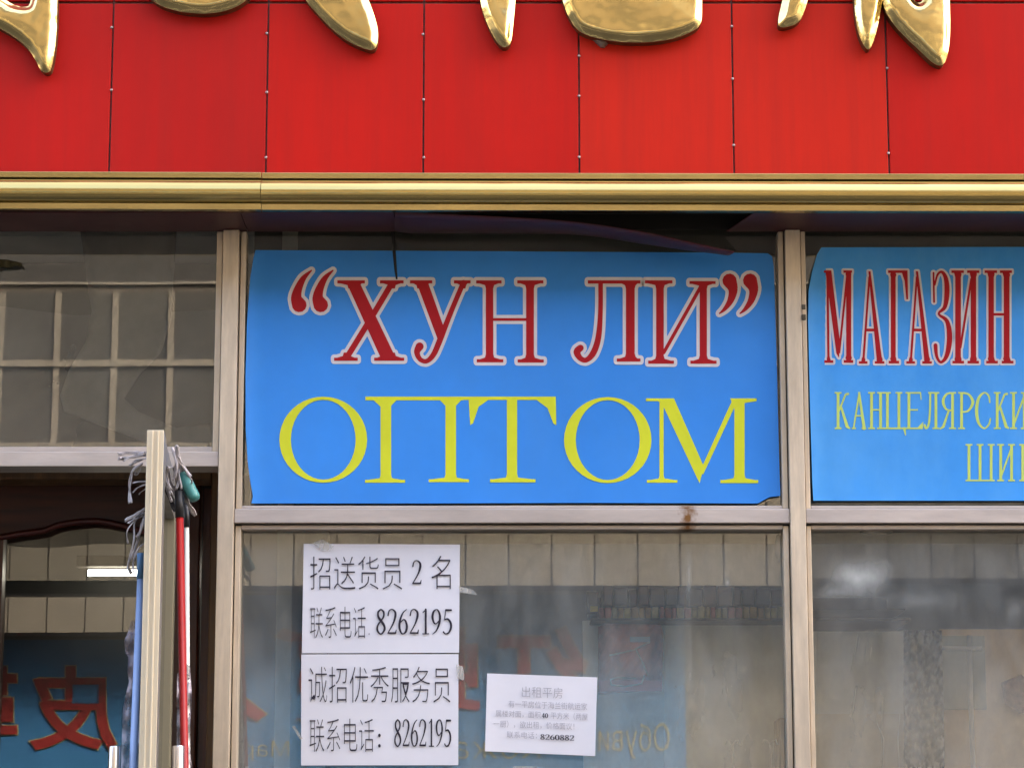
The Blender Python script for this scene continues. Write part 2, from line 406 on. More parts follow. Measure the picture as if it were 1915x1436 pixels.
# ------------------------------------------------------------------ ground
def struct(name, mb, mat): return tag(mb.build(name, mat), kind='structure')
struct('ground', MB().box(-300,300,-300,300,-.6,-.2), M['earth'])
struct('road', MB().box(-60,60,-10.2,-2.8,-.3,-.13), M['asphalt'])
struct('pavement', MB().box(-60,60,-2.65,0.06,-.3,0), M['paving'])
struct('far_pavement', MB().box(-60,60,-W+.001,-10.35,-.3,0), M['paving'])
struct('kerb', MB().box(-60,60,-2.8,-2.65,-.3,.006), M['kerb'])
struct('far_kerb', MB().box(-60,60,-10.35,-10.2,-.3,.006), M['kerb'])

# ------------------------------------------------------------------ the shop itself
XL, XR = -14.0, 14.0  # widened out of view so the sun cannot slip past onto the street
HB = 14.0                                      # unseen height, raised so the building shades the street
shop = thing('shop_building', 'shop building, unseen upper part added to shade the street, that carries the red fascia and the glazed front', 'building', (0, 3, 0))
MB().box(XL,XR,.06,6,2.98,3.16).build('ceiling', M['innerc'], shop)
MB().box(XL-.25,XR+.25,-.02,6.3,HB,HB+.25).build('roof', M['plaster'], shop)
MB().box(XL,XR,5.9,6.2,0,2.98).build('back_wall', M['inner'], shop)
MB().box(XL,XR,5.9,6.2,3.16,HB).build('wall', M['plaster'], shop)
MB().box(XL,XR,.07,5.9,-.3,.002).build('floor', M['floor'], shop)
for s in (-1, 1): MB().box(s*14,s*14.25,-.0,6.2,0,HB).build('side_wall', M['plaster'], shop)
MB().box(XL,XR,-.02,.30,3.18,HB).build('wall', M['plaster'], shop)          # above the glazing, behind the fascia
MB().box(XL,-2.1,-.02,.25,0,2.97).build('wall', M['plaster'], shop)
MB().box(2.3,XR,-.02,.25,0,2.97).build('wall', M['plaster'], shop)
MB().box(-.455,-.425,.09,1.10,.0,2.975).build('partition', M['inner'], shop)

# backing boards close behind the top lights
bx0, bx1 = XX(454,600,.1), 2.25
MB().box(bx0+.02,bx1,.10,.12,ZZ(955,.1),2.975).build('backing_board', M['bulk'], shop)

# ------------------------------------------------------------------ red fascia
fascia = thing('red_fascia', 'red panelled shop fascia with dark joints above the gold moulding', 'fascia', (0, YF, ZZ(330,YF)))
zb, zt, ztt = ZZ(332,YF), ZZ(5.0,YF), ZZ(-330,YF)
MB().box(-2.3,2.3,YF+.0085,YF+.02,zb-.03,ztt).build('joint_backing', M['joint'], fascia)
MB().box(-2.3,2.3,YF+.02,-.021,ztt-.05,ztt+.02).build('top_cap', M['red'], fascia)
seams = [207,499,792,1083,1371,1660]
sx = [XX(s,200,YF) for s in seams]; dx = (sx[-1]-sx[0])/5
sx = [sx[0]-dx*k for k in range(5,0,-1)] + sx + [sx[-1]+dx*k for k in range(1,4)]
def rnd_red(x): return 'red2' if XX(1060,200,YF) < x < XX(1600,200,YF) else ('red' if x > -.55 else 'red3')
for row, (a, b) in enumerate(((zb-.02, zt-.0025), (zt+.0025, ztt))):
    for x0, x1 in zip(sx, sx[1:]):
        ty = random.uniform(-.0012,.0012)
        m = MB(); g = .0016
        m.box(x0+g, x1-g, YF, YF+.008, a, b)
        o = m.build('panel', M[rnd_red(x0)], fascia, bevel=.0012)
riv = [(499,63),(499,173),(497.5,295),(791,65),(792,187),(792.5,295),(1083,105),(1083,180),(1083,294),(1368.5,50),(1370,148),(1372,272),(1659,128),(1661.5,287),(208.5,169),(209,52)]
rm = None
for px, py in riv:
    p = P(px, py, YF-.001)
    if rm is None:
        mb = MB(); n = 8
        for j, (r, y) in enumerate(((.0029,0),(.0025,-.0013),(.0012,-.0022))): mb.v += [(r*math.cos(k*2*math.pi/n), y, r*math.sin(k*2*math.pi/n)) for k in range(n)]
        for j in range(2): mb.f += [(j*n+k, j*n+(k+1)%n, (j+1)*n+(k+1)%n, (j+1)*n+k) for k in range(n)]
        mb.f.append(tuple(2*n+k for k in range(n))); rm = mb.mesh('rivet'); rm.materials.append(M['rivet'])
    o = bpy.data.objects.new('rivet', rm); COL.objects.link(o); attach(o, fascia); o.location = p - fascia.location

# ------------------------------------------------------------------ gold moulding
mould = thing('gold_moulding', 'long polished gold half-round moulding along the lower edge of the red fascia', 'moulding', (0, YM, ZS))
def mould_piece(xa, xb, dz_a, dz_b):
    z1, z2 = ZZ(324.5,YM), ZZ(335.5,YM); z3, z4 = ZZ(382.5,YM), ZS
    def strip(y0, y1, za, zb_, name, mat, bev=.0008):
        m = MB().box(xa, xb, y0, y1, za, zb_)
        m.v = [(x,y,z+(dz_a if x == xa else dz_b)) for x,y,z in m.v]
        m.build(name, mat, mould, bevel=bev)
    strip(YM, YF-.001, z2, z1, 'upper_flange', M['brass_strip'])
    strip(YM, YF-.001, z4, z3, 'lower_flange', M['brass_strip'])
    zc, r = (z2+z3)/2, (z2-z3)/2-.0006
    n = 20; ang = [math.pi*(.24+.76*k/n) for k in range(n+1)]; c0_, c1_ = math.cos(ang[0]), math.cos(ang[-1])
    pr = [(YM+.004-(.034)*(math.sin(a)-math.sin(ang[0])*(1-k/n)), zc+r*(2*(math.cos(a)-c1_)/(c0_-c1_)-1)) for k, a in enumerate(ang)] + [(YF-.002, zc-r), (YF-.002, zc+r)]
    rows = []
    m = MB(); m.prism(pr, xa, xb, 'x')
    m.v = [(x,y,z+(dz_a if x == xa else dz_b)) for x,y,z in m.v]
    o = m.build('half_round', M['brass_tube'], mould, smooth=True)
    md = o.modifiers.new('Edges', 'EDGE_SPLIT'); md.split_angle = math.radians(40)
xj = XX(489,345,YM); k = MM(1,YM)
mould_piece(-2.3, xj-.0006, k*(4.5+4.0), k*(2.2))
mould_piece(xj+.0006, 2.3, k*(1.6), k*(-3.6))

# ------------------------------------------------------------------ soffit under the fascia, its torn sheet and the open cavity
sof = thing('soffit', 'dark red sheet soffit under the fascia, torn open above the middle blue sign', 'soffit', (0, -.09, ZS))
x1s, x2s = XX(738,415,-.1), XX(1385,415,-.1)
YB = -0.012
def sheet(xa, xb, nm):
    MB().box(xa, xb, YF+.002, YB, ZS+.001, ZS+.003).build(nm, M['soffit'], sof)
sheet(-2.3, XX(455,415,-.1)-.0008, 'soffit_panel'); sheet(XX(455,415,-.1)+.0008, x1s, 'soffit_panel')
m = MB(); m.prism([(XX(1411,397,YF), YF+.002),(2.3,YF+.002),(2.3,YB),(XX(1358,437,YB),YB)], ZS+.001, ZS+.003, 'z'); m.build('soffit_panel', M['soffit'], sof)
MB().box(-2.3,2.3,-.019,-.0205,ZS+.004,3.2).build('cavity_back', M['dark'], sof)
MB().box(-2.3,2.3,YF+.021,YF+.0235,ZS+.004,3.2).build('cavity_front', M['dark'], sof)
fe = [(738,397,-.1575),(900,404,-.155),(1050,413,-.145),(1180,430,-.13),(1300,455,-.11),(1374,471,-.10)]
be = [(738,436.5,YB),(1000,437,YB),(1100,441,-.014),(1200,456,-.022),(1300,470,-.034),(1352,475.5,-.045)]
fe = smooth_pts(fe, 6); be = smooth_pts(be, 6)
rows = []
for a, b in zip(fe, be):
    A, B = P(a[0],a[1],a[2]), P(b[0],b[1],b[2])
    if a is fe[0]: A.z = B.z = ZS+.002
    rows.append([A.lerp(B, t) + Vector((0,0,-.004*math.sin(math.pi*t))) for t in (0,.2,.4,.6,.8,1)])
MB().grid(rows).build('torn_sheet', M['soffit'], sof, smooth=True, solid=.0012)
rod = MB().tube([P(735,434,-.03),P(737,470,-.03),P(740,505,-.032),P(742,522,-.034)], [MM(4),MM(3.4),MM(2.7),MM(1.8)], 8).build('hanging_rod', M['dark'], None, smooth=True)
tag(rod, 'thin dark rod hanging from the soffit in front of the big blue sign', 'rod')

# ------------------------------------------------------------------ aluminium front
fr = thing('shopfront_frame', 'champagne aluminium glazing frame with posts, rails and glass panes', 'window frame', (0, 0, 0))
ztop = ZS-.0005
zsill = .55
zt1, zt2 = ZZ(951,-.03), ZZ(977.5,-.03)             # face of the rail under the signs
zd1, zd2 = ZZ(844,-.03), ZZ(872,-.03)               # face of the rail over the door
def post(px0, px1, py, y0, y1, za, zb_, mat='alu', name='post', bev=.0015):
    return MB().box(XX(px0,py,y0), XX(px1,py,y0), y0, y1, za, zb_).build(name, M[mat], fr, bevel=bev)
# posts
post(409,439.3,850,-.034,.05, 0, ztop)
post(1473,1501.5,700,-.034,.05, zsill, ztop)
MB().box(2.2,2.3,-.034,.05,0,ztop).build('post', M['alu'], fr, bevel=.0015)
MB().box(-2.1,-2.0,-.034,.05,0,ztop).build('post', M['alu'], fr, bevel=.0015)
pl_in, pl_out = XX(409,850,-.034), XX(439.3,850,-.034)
pr_in, pr_out = XX(1473,700,-.034), XX(1501.5,700,-.034)
# rails
def rail(xa, xb, z1, z0, y0=-.030, mat='alu_h', name='rail', bev=.0015, y1=.048):
    return MB().box(xa, xb, y0, y1, z0, z1).build(name, M[mat], fr, bevel=bev)
rail(pl_out+.0006, pr_in-.0006, zt1, zt2); rail(pr_out+.0006, 2.2, zt1, zt2)
rail(-2.0, pl_in-.0006, zd1, zd2)
rail(pl_out+.0006, pr_in-.0006, zsill+.05, zsill); rail(pr_out+.0006, 2.2, zsill+.05, zsill)
MB().box(pl_out+.001, 2.2, -.02, .05, 0, zsill-.001).build('sill_panel', M['alu_h'], fr, bevel=.001)
# glazing beads with a dark gasket line between bead and post
YBD = -.019
def bead(xa, xb, za, zb_, mat): MB().box(xa, xb, YBD, .02, za, zb_).build('bead', M[mat], fr, bevel=.0012)
gp = .0022; bw = .0105
xlL = pl_out+gp; xrL = pr_in-gp; xlR = pr_out+gp
zlip = ZZ(945.5,YBD); zb1, zb2 = ZZ(981.8,YBD), ZZ(989.5,YBD)
zl0 = zt1+.0012
for xa, xb in ((xlL, xlL+bw), (xrL-bw, xrL), (xlR, xlR+bw*.85)):
    bead(xa, xb, zl0, ztop, 'alu'); bead(xa, xb, zsill+.052, zt2-.004, 'alu')
bead(pl_in-gp-.0115, pl_in-gp, zd1+.0012, ztop, 'alu')
for xa, xb in ((xlL+bw+.0004, xrL-bw-.0004), (xlR+bw*.85+.0004, 2.19)):
    bead(xa, xb, zl0, zlip, 'alu_h'); bead(xa, xb, zb2, zb1, 'alu_h')
bead(-1.99, pl_in-gp-.012, zd1+.0012, ZZ(835.5,YBD), 'alu_h')
for a, b in ((pl_out+.0002, pl_out+gp-.0002), (pr_in-gp+.0002, pr_in-.0002), (pr_out+.0002, pr_out+gp-.0002)):
    MB().box(a, b, -.012, .02, zsill+.051, zt2-.0005).build('gasket', M['gasket'], fr)
    MB().box(a, b, -.012, .02, zt1+.0005, ztop).build('gasket', M['gasket'], fr)
MB().box(pl_in-gp+.0002, pl_in-.0002, -.012, .02, zd1+.0005, ztop).build('gasket', M['gasket'], fr)
for xa, xb in ((xlL, xrL), (xlR, 2.19)):
    MB().box(xa, xb, -.012, .02, zb1+.0002, zt2-.0002).build('gasket', M['gasket'], fr)
# panes (each hangs a hair out of true, as glass does)
def pane(xa, xb, za, zb_, Y, mat, rx=0, rz=0, lab=None):
    m = MB(); xc, zc = (xa+xb)/2, (za+zb_)/2
    m.box(xa-xc, xb-xc, 0, .0002, za-zc, zb_-zc); m.f = [m.f[2]]
    o = m.build('pane', M[mat], fr); o.location = Vector((xc, Y, zc)); o.rotation_euler = (rx, 0, rz); return o
xcr, zcr = (pr_out+2.2)/2, (zsill+.04+zt2+.004)/2
def lp(px, py, rx, rz, a): return (XX(px,py,.012)-xcr, ZZ(py,.012)-zcr, MM(rx), MM(rz), a)
M['glass_r'] = glass('right_window_glass', refl=1.2, wave=8e-5, wscale=2.4, dust=.24, dustcol=(.58,.60,.58),
    smudge=[lp(1605,1075,80,50,.75), lp(1570,1108,90,22,.28), lp(1635,996,90,10,.35), lp(1720,1120,120,30,.15), lp(1900,1140,30,40,.2)])
pane(-2.0, pl_in, zd1, ztop, .008, 'glass_up', 0, 0)
pane(pl_out, pr_in, zt1, ztop, .008, 'glass_up'); pane(pr_out, 2.2, zt1, ztop, .008, 'glass_up')
xcr, zcr = (pl_out+pr_in)/2, (zsill+.04+zt2+.004)/2
M['glass_m'] = glass('middle_window_glass', refl=1.55, wave=8e-5, wscale=2.4, dust=.25, dustcol=(.56,.57,.53),
    smudge=[lp(1288,1080,11,130,.22), lp(1290,1250,9,120,.14), lp(1455,1020,14,45,.35), lp(1360,1090,10,16,.3), lp(1330,1300,130,150,.10)])
pane(pl_out, pr_in, zsill+.04, zt2+.004, .012, 'glass_m', 0, 0); pane(pr_out, 2.2, zsill+.04, zt2+.004, .012, 'glass_r', .002, .002)

lt = MB().box(XX(1499,580,-.04), XX(1507,580,-.04), -.041, -.0345, ZZ(598,-.04), ZZ(588,-.04)).box(XX(1500,580,-.04), XX(1507,580,-.04), -.039, -.0345, ZZ(578,-.04), ZZ(569,-.04))
lt.build('latch', paint('dull_latch', (.10,.085,.06), .6, metal=.4), fr, bevel=.001)
# rust that has run from a screw hole down the rail
def rust_mat(x0, wd):
    m = M['alu_h'].copy(); m.name = 'rust_stained_rail'; n = m.node_tree.nodes; l = m.node_tree.links; b = n['Principled BSDF']
    tc = n.new('ShaderNodeTexCoord'); sp = n.new('ShaderNodeSeparateXYZ'); l.new(tc.outputs['Object'], sp.inputs[0])
    nz = n.new('ShaderNodeTexNoise'); nz.inputs['Scale'].default_value = 90; nz.inputs['Detail'].default_value = 5; l.new(tc.outputs['Object'], nz.inputs[0])
    def mth(op, a, bb, clamp=False):
        q = n.new('ShaderNodeMath'); q.operation = op; q.use_clamp = clamp
        for i, t in enumerate((a, bb)):
            if isinstance(t, (int,float)): q.inputs[i].default_value = t
            elif t is not None: l.new(t, q.inputs[i])
        return q.outputs[0]
    d = mth('ABSOLUTE', mth('SUBTRACT', sp.outputs[0], x0), None)
    e = mth('SUBTRACT', 1.0, mth('DIVIDE', d, wd))
    k = mth('MULTIPLY', mth('ADD', e, mth('MULTIPLY', mth('SUBTRACT', nz.outputs[0], .5), 2.2)), 1.1, True)
    src = b.inputs['Base Color'].links[0].from_socket
    mx = n.new('ShaderNodeMix'); mx.data_type = 'RGBA'; l.new(k, mx.inputs[0]); l.new(src, mx.inputs[6]); mx.inputs[7].default_value = (.20,.085,.02,1)
    l.new(mx.outputs[2], b.inputs['Base Color']); return m
for o in fr.children:
    if o.name.startswith(('rail','bead')):
        xs = [v.co.x for v in o.data.vertices]; zs = [v.co.z for v in o.data.vertices]
        if min(xs) > -.6 and max(xs) < .6 and max(xs)-min(xs) > .5 and min(zs) > 2:
            o.data.materials[0] = rust_mat(XX(1287,960,-.03), .017)

# ------------------------------------------------------------------ blue signs
YSG = -.006
def sign(name, label, outline, mat='signblue'):
    t = thing(name, label, 'sign', P(sum(p[0] for p in outline)/len(outline), max(p[1] for p in outline), YSG))
    v, f, d = fill_poly(outline, 9)
    xs = [p[0] for p in outline]; xl = min(xs)
    m = MB(); vs = []
    for (x, y), e in zip(v, d):
        c = max(0, 1-(x-xl)/42.0)
        vs.append(P(x, y, YSG - .011*c*c + .0002*math.sin(x*.013+y*.008)))
    m.add(vs, f); o = m.build('sheet', M[mat], t, smooth=True, solid=.0012); o.modifiers.new('Edges','EDGE_SPLIT').split_angle = math.radians(40)
    return t
big = sign('blue_sign', 'big blue sign reading “ХУН ЛИ” ОПТОМ between the two aluminium posts',
  [(478,468),(900,470),(1366,473),(1436,474),(1444,480),(1447,500),(1449,560),(1453,700),(1457,860),(1459,915),(1459,927),(1440,929),(1426,936),(1418,941),(1380,941),(1100,940),(800,941),(470,941),(473,928),(468,900),(463,862),(459.5,800),(459,700),(462,600),(468,520),(474,482)])
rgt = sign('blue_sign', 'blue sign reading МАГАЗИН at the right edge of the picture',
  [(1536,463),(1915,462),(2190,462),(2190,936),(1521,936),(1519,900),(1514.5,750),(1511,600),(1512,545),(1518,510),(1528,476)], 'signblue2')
YL1, YL2 = YSG-.0013, YSG-.0018
s5, s6, s7 = 2.762, 2.761, 2.658
c5 = lambda x, y: (x/s5+430, y/s5+440)
c7 = lambda x, y: (x/s7+1435, y/s7+420)
dx6 = 510*s5
def sh(polys, dx): return [[(x+dx, y) for x, y in p] for p in polys]
def brk(x0, x1, y0, y1, xs0, xs1, up):
    """bracketed serif: bar x0..x1 joined to a stem xs0..xs1"""
    h = (y1-y0); q = h*1.1
    if up: return bar(x0,y0,x1,y1)+[[(x0+h,y1-.1),(xs0-h*.3,y1+q*.5),(xs0,y1+q*1.5),(xs1,y1+q*1.5),(xs1+h*.3,y1+q*.5),(x1-h,y1-.1)]]
    return bar(x0,y0,x1,y1)+[[(x0+h,y0+.1),(xs0-h*.3,y0-q*.5),(xs0,y0-q*1.5),(xs1,y0-q*1.5),(xs1+h*.3,y0-q*.5),(x1-h,y0+.1)]]
def stem(x0, x1, y0, y1): return bar(x0,y0,x1,y1)
R = []
q1 = stroke(smooth_pts([(358,360,76),(343,325,56),(352,278,42),(380,222,28),(421,182,7)]))
R += [q1, sh(q1, 111)]
R.append([[(600,240),(668,240),(858,636),(780,636)]] + stroke([(840,242,30),(722,440,30),(602,634,30)], caps=False) + brk(555,697,233,249,612,668,True) + brk(775,897,233,249,826,852,True) + brk(538,660,632,648,588,618,False) + brk(745,900,632,648,785,852,False))
R.append([[(962,240),(1022,240),(1110,490),(1080,556)]] + stroke(smooth_pts([(1206,244,26),(1140,400,26),(1085,540,30),(1052,615,28),(1016,650,24),(982,640,24),(966,604,30),(980,574,42)])) + brk(930,1045,233,249,968,1016,True) + brk(1157,1243,233,249,1194,1216,True))
R.append(stem(1322,1360,240,650) + brk(1272,1403,233,249,1322,1360,True) + brk(1275,1412,640,656,1322,1360,False) + bar(1358,428,1534,442) + stem(1530,1570,240,650) + brk(1484,1619,233,249,1530,1570,True) + brk(1486,1621,641,657,1530,1570,False))
R.append(sh(bar(440,233,712,250) + stem(637,682,240,645) + brk(590,712,636,652,637,682,False) + brk(600,712,234,250,637,682,True) + stroke(smooth_pts([(506,244,24),(505,400,24),(494,530,30),(468,608,32),(432,644,26),(400,634,28),(384,602,36),(402,582,34)])), dx6))
R.append(sh(stem(793,832,240,655) + brk(735,877,233,249,793,832,True) + brk(752,885,647,663,793,832,False) + stem(1018,1055,240,655) + brk(965,1100,237,252,1018,1055,True) + brk(970,1105,647,663,1018,1055,False) + stroke([(1022,268,18),(832,606,18)]), dx6))
q2 = stroke(smooth_pts([(1172,235,74),(1190,280,48),(1178,335,34),(1148,380,20),(1120,404,7)]))
R += [sh(q2, dx6), sh(q2, dx6+106)]
def red_letters(polys, conv, e, par):
    for p in polys:
        o = flat_mesh('letter', p, conv, YL2, M['signred'], par)
        flat_mesh('letter_outline', fat(p, e), conv, YL1, M['signwhite'], o)
red_letters(R, c5, 17.0, big)
YW = [ring(482,1055,227,222,167,206),
  bar(700,833,1205,852) + stem(778,833,840,1265) + stem(1113,1168,840,1265) + brk(698,905,1262,1277,778,833,False) + brk(1027,1235,1259,1274,1113,1168,False) + [[(740,850),(778,852),(778,885)],[(833,852),(860,852),(833,880)],[(1113,852),(1085,852),(1113,880)],[(1168,852),(1195,852),(1168,880)]],
  bar(1205,833,1408+275,850) + [[(1233,846),(1340,846),(1285,885),(1256,970),(1241,980)]] + sh([[(170,846),(275,842),(277,980),(262,972),(232,892)]], dx6) + sh(stem(22,75,845,1265) + brk(-65,170,1259,1275,22,75,False), dx6),
  sh(ring(543,1057,226,222,165,206), dx6),
  sh(stem(810,832,850,1265) + brk(745,903,1263,1277,810,832,False) + [[(740,842),(885,842),(1040,1195),(1017,1280),(822,866),(800,856),(740,856)]] + stroke([(1196,860,26),(1026,1230,22)], caps=False) + [[(1175,842),(1312,842),(1312,856),(1250,866),(1200,900)]] + stem(1197,1250,850,1270) + brk(1125,1320,1263,1279,1197,1250,False), dx6)]
for p in YW: flat_mesh('letter', p, c5, YL1, M['signyellow'], big)

# right-hand sign
A1 = stroke([(507,262,10),(477,682,11)]) + [[(502,232),(513,232),(572,684),(545,684)]] + bar(488,517,544,531) + brk(455,498,679,691,471,484,False) + brk(534,582,679,691,546,570,False)
R2 = [
  stroke([(299,240,11),(304,680,11)]) + [[(275,228),(318,228),(362,590),(356,662),(343,640),(290,240),(275,238)]] + stroke([(398,244,11),(357,640,10)], caps=False) + stem(392,417,232,682) + brk(283,328,674,687,299,309,False) + brk(380,427,673,687,392,417,False) + brk(378,421,228,240,392,415,True),
  A1,
  stem(614,638,232,684) + brk(600,650,228,241,614,638,True) + bar(610,228,697,241) + [[(668,238),(697,229),(700,372),(691,372),(682,280)]] + brk(603,655,677,690,614,638,False),
  sh(A1, 236),
  stroke([(826,240,9),(829,385,9)]) + stroke(smooth_pts([(832,300,9),(846,250,11),(868,236,14),(888,270,22),(893,340,26),(882,410,20),(852,444,11),(893,480,20),(906,560,27),(893,648,22),(864,684,13),(842,655,15),(836,600,20)])),
  stem(934,962,232,684) + stem(1011,1038,232,684) + brk(915,977,228,241,934,962,True) + brk(993,1054,228,241,1011,1038,True) + brk(920,978,677,690,934,962,False) + brk(995,1052,677,690,1011,1038,False) + stroke([(1014,270,11),(960,610,11)]),
  stem(1099,1126,232,684) + stem(1175,1204,232,684) + brk(1080,1142,228,241,1099,1126,True) + brk(1156,1216,228,241,1175,1204,True) + brk(1088,1146,677,690,1099,1126,False) + brk(1165,1224,677,690,1175,1204,False) + bar(1124,440,1178,453)]
red_letters(R2, c7, 10.0, rgt)
def thin(ch, x0, x1, y0, y1):
    """narrow light serif capital in the box"""
    T, t, s = 14.0, 8.0, 8.0
    X = lambda u: x0+(x1-x0)*u
    Yv = lambda v: y0+(y1-y0)*v
    def st(u, w=T):
        x = X(u); return bar(x-w/2,y0,x+w/2,y1)+bar(x-w/2-10,y0,x+w/2+10,y0+s)+bar(x-w/2-10,y1-s,x+w/2+10,y1)
    L = lambda *p: stroke([(X(a),Yv(b),c) for a,b,c in p])
    S = lambda *p: stroke(smooth_pts([(X(a),Yv(b),c) for a,b,c in p]))
    return {
     'К': lambda: st(.25)+L((.9,.05,12),(.75,.06,9),(.32,.5,9))+L((.45,.4,10),(.85,.93,16),(1.0,.97,9)),
     'А': lambda: L((.52,.02,9),(.12,.98,8))+L((.5,.02,10),(.85,.98,16))+bar(X(.28),Yv(.62),X(.75),Yv(.66))+bar(X(0),y1-s,X(.28),y1)+bar(X(.68),y1-s,X(1),y1),
     'Н': lambda: st(.2)+st(.8)+bar(X(.2),Yv(.46),X(.8),Yv(.50)),
     'Ц': lambda: st(.17)+st(.68)+bar(X(.1),y1-s,X(.98),y1)+L((.92,.98,14),(.97,1.16,5)),
     'Е': lambda: st(.2)+bar(X(.1),y0,X(.85),y0+s)+L((.85,.02,6),(.88,.2,5))+bar(X(.2),Yv(.46),X(.7),Yv(.50))+bar(X(.1),y1-s,X(.95),y1)+[[(X(.6),y1),(X(1.0),Yv(.8)),(X(.98),y1)]],
     'Л': lambda: st(.8)+bar(X(.25),y0,X(.8),y0+s)+S((.4,.03,10),(.38,.5,10),(.28,.88,11),(.1,.98,10),(0,.9,12)),
     'Я': lambda: st(.8)+S((.78,.03,8),(.4,.06,10),(.18,.25,14),(.38,.46,10),(.78,.5,8))+L((.55,.5,9),(.2,.93,13),(0,.99,8)),
     'Р': lambda: st(.25)+S((.25,.03,8),(.65,.06,10),(.9,.27,15),(.65,.5,10),(.25,.54,8)),
     'С': lambda: S((.92,.28,7),(.85,.1,9),(.55,.02,8),(.2,.18,14),(.08,.5,16),(.2,.82,14),(.55,.98,8),(.85,.88,9),(.96,.72,7)),
     'И': lambda: st(.2)+st(.8)+L((.8,.1,9),(.2,.9,9)),
     'Ш': lambda: st(.12)+st(.5)+st(.88)+bar(X(.12),y1-s,X(.88),y1)}[ch]()
for ch, a, b in (('К',333,408),('А',420,492),('Н',503,578),('Ц',578,690),('Е',686,775),('Л',782,852),('Я',860,936),('Р',944,1030),('С',1034,1112),('К',1124,1198),('И',1206,1295),('Е',1302,1388)):
    flat_mesh('letter', thin(ch,a,b,832,1016), c7, YL1, M['signyellow2'], rgt)
for ch, a, b in (('Ш',985,1130),('И',1142,1232),('Р',1246,1340)):
    flat_mesh('letter', thin(ch,a,b,1090,1275), c7, YL1, M['signyellow2'], rgt)

# ------------------------------------------------------------------ paper notices on the big lower pane
YP = .0105-.006
def digit(ch, x0, x1, y0, y1, k=1.0):
    wd = x1-x0
    X = lambda u: x0+wd*u
    Yv = lambda v: y0+(y1-y0)*v
    S = lambda *p: stroke(smooth_pts([(X(a),Yv(b),c*wd*k) for a,b,c in p], 4))
    L = lambda *p: stroke([(X(a),Yv(b),c*wd*k) for a,b,c in p])
    six = [(.86,.02,.06),(.5,.15,.12),(.22,.42,.19),(.14,.7,.22),(.3,.92,.15),(.52,.97,.1),(.78,.88,.19),(.87,.68,.22),(.75,.48,.17),(.52,.42,.1),(.2,.55,.1)]
    return {
     '0': lambda: S((.5,.02,.1),(.2,.2,.2),(.12,.5,.24),(.2,.8,.2),(.5,.98,.1),(.8,.8,.2),(.88,.5,.24),(.8,.2,.2),(.5,.02,.1)),
     '1': lambda: L((.55,.03,.2),(.55,.95,.2))+L((.28,.14,.08),(.55,.03,.1))+L((.25,.97,.08),(.85,.97,.08)),
     '2': lambda: S((.12,.25,.14),(.22,.08,.11),(.5,.02,.1),(.8,.12,.19),(.82,.3,.22),(.6,.58,.14),(.12,.93,.1))+L((.12,.94,.13),(.85,.94,.15),(.92,.82,.07)),
     '4': lambda: L((.68,.03,.2),(.68,.97,.22))+L((.66,.05,.1),(.08,.68,.1))+L((.08,.7,.14),(.95,.7,.14)),
     '5': lambda: L((.35,.05,.17),(.88,.05,.15))+L((.33,.06,.09),(.22,.42,.09))+S((.22,.42,.1),(.55,.40,.16),(.82,.55,.21),(.84,.75,.2),(.62,.93,.15),(.3,.97,.1),(.12,.9,.15)),
     '6': lambda: S(*six), '9': lambda: S(*[(1-a,1-b,c) for a,b,c in six]),
     '8': lambda: S((.5,.02,.11),(.24,.12,.18),(.24,.3,.2),(.5,.46,.22),(.8,.64,.22),(.84,.82,.2),(.5,.98,.11),(.16,.84,.19),(.2,.64,.17),(.5,.46,.13),(.76,.3,.17),(.76,.12,.18),(.5,.02,.11))}[ch]()
def number(t, s, q, Y, mat, k=1.0, name='printed_number'):
    n = len(s); mp = quad_map(q, Y); pol = []
    h, wd = 100.0, 52.0
    for i, ch in enumerate(s): pol += [[(x/(n*wd), y/h) for x, y in p] for p in digit(ch, i*wd+2, (i+1)*wd-2, 0, h, k)]
    v, f = union([[(x*1000,y*300) for x,y in p] for p in pol])
    m = MB(); m.add([P(*mp(x/1000,y/300), Y) for x, y in v], f); return m.build(name, mat, t)
def paper(name, label, q, cat='notice', curl=.0018):
    t = thing(name, label, cat, P((q[2][0]+q[3][0])/2, q[2][1], YP), 'paper notices taped to the window')
    mp = quad_map(q, YP); n = 16
    rows = [[P(*mp(i/n,j/n), YP - curl*(abs(2*i/n-1)**6*(.4+.6*(j/n))) - .0003*math.sin(i*.9+j*.5)) for i in range(n+1)] for j in range(n+1)]
    MB().grid(rows).build('sheet', M['paper'], t, smooth=True)
    return t
YI = YP-.0022
pa = paper('paper_notice', 'white paper notice with black print, upper of the two stacked on the window', [(568,1016.5),(860,1018),(858.5,1220),(564.5,1221)])
pb = paper('paper_notice', 'white paper notice with black print, lower of the two stacked on the window', [(563.5,1223),(857.5,1222.5),(857,1430),(563,1430.5)])
pc = paper('paper_notice', 'small white notice with faint grey print, slightly tilted, right of the stacked pair', [(911,1258.5),(1117,1266),(1113,1413),(907,1404)], curl=.0025)
text_mesh('printed_line', '招送货员', box_q(580,1040,752,1102), YI, M['ink'], pa, -.016)
number(pa, '2', box_q(769,1047,790,1093), YI, M['ink'])
text_mesh('printed_line', '名', box_q(807,1039,843,1101), YI, M['ink'], pa, -.016)
text_mesh('printed_line', '联系电话', box_q(580,1134,684,1193), YI, M['ink'], pa, -.016)
text_mesh('printed_line', '.', box_q(689,1183,691.5,1187), YI, M['ink2'], pa)
number(pa, '8262195', box_q(702,1138,847,1186), YI, M['ink'])
text_mesh('printed_line', '诚招优秀服务员', box_q(577,1246,842,1313), YI, M['ink'], pb, -.016)
text_mesh('printed_line', '联系电话', box_q(579,1343,699,1405), YI, M['ink'], pb, -.016)
text_mesh('printed_line', ':', box_q(707,1371,712,1397), YI, M['ink'], pb)
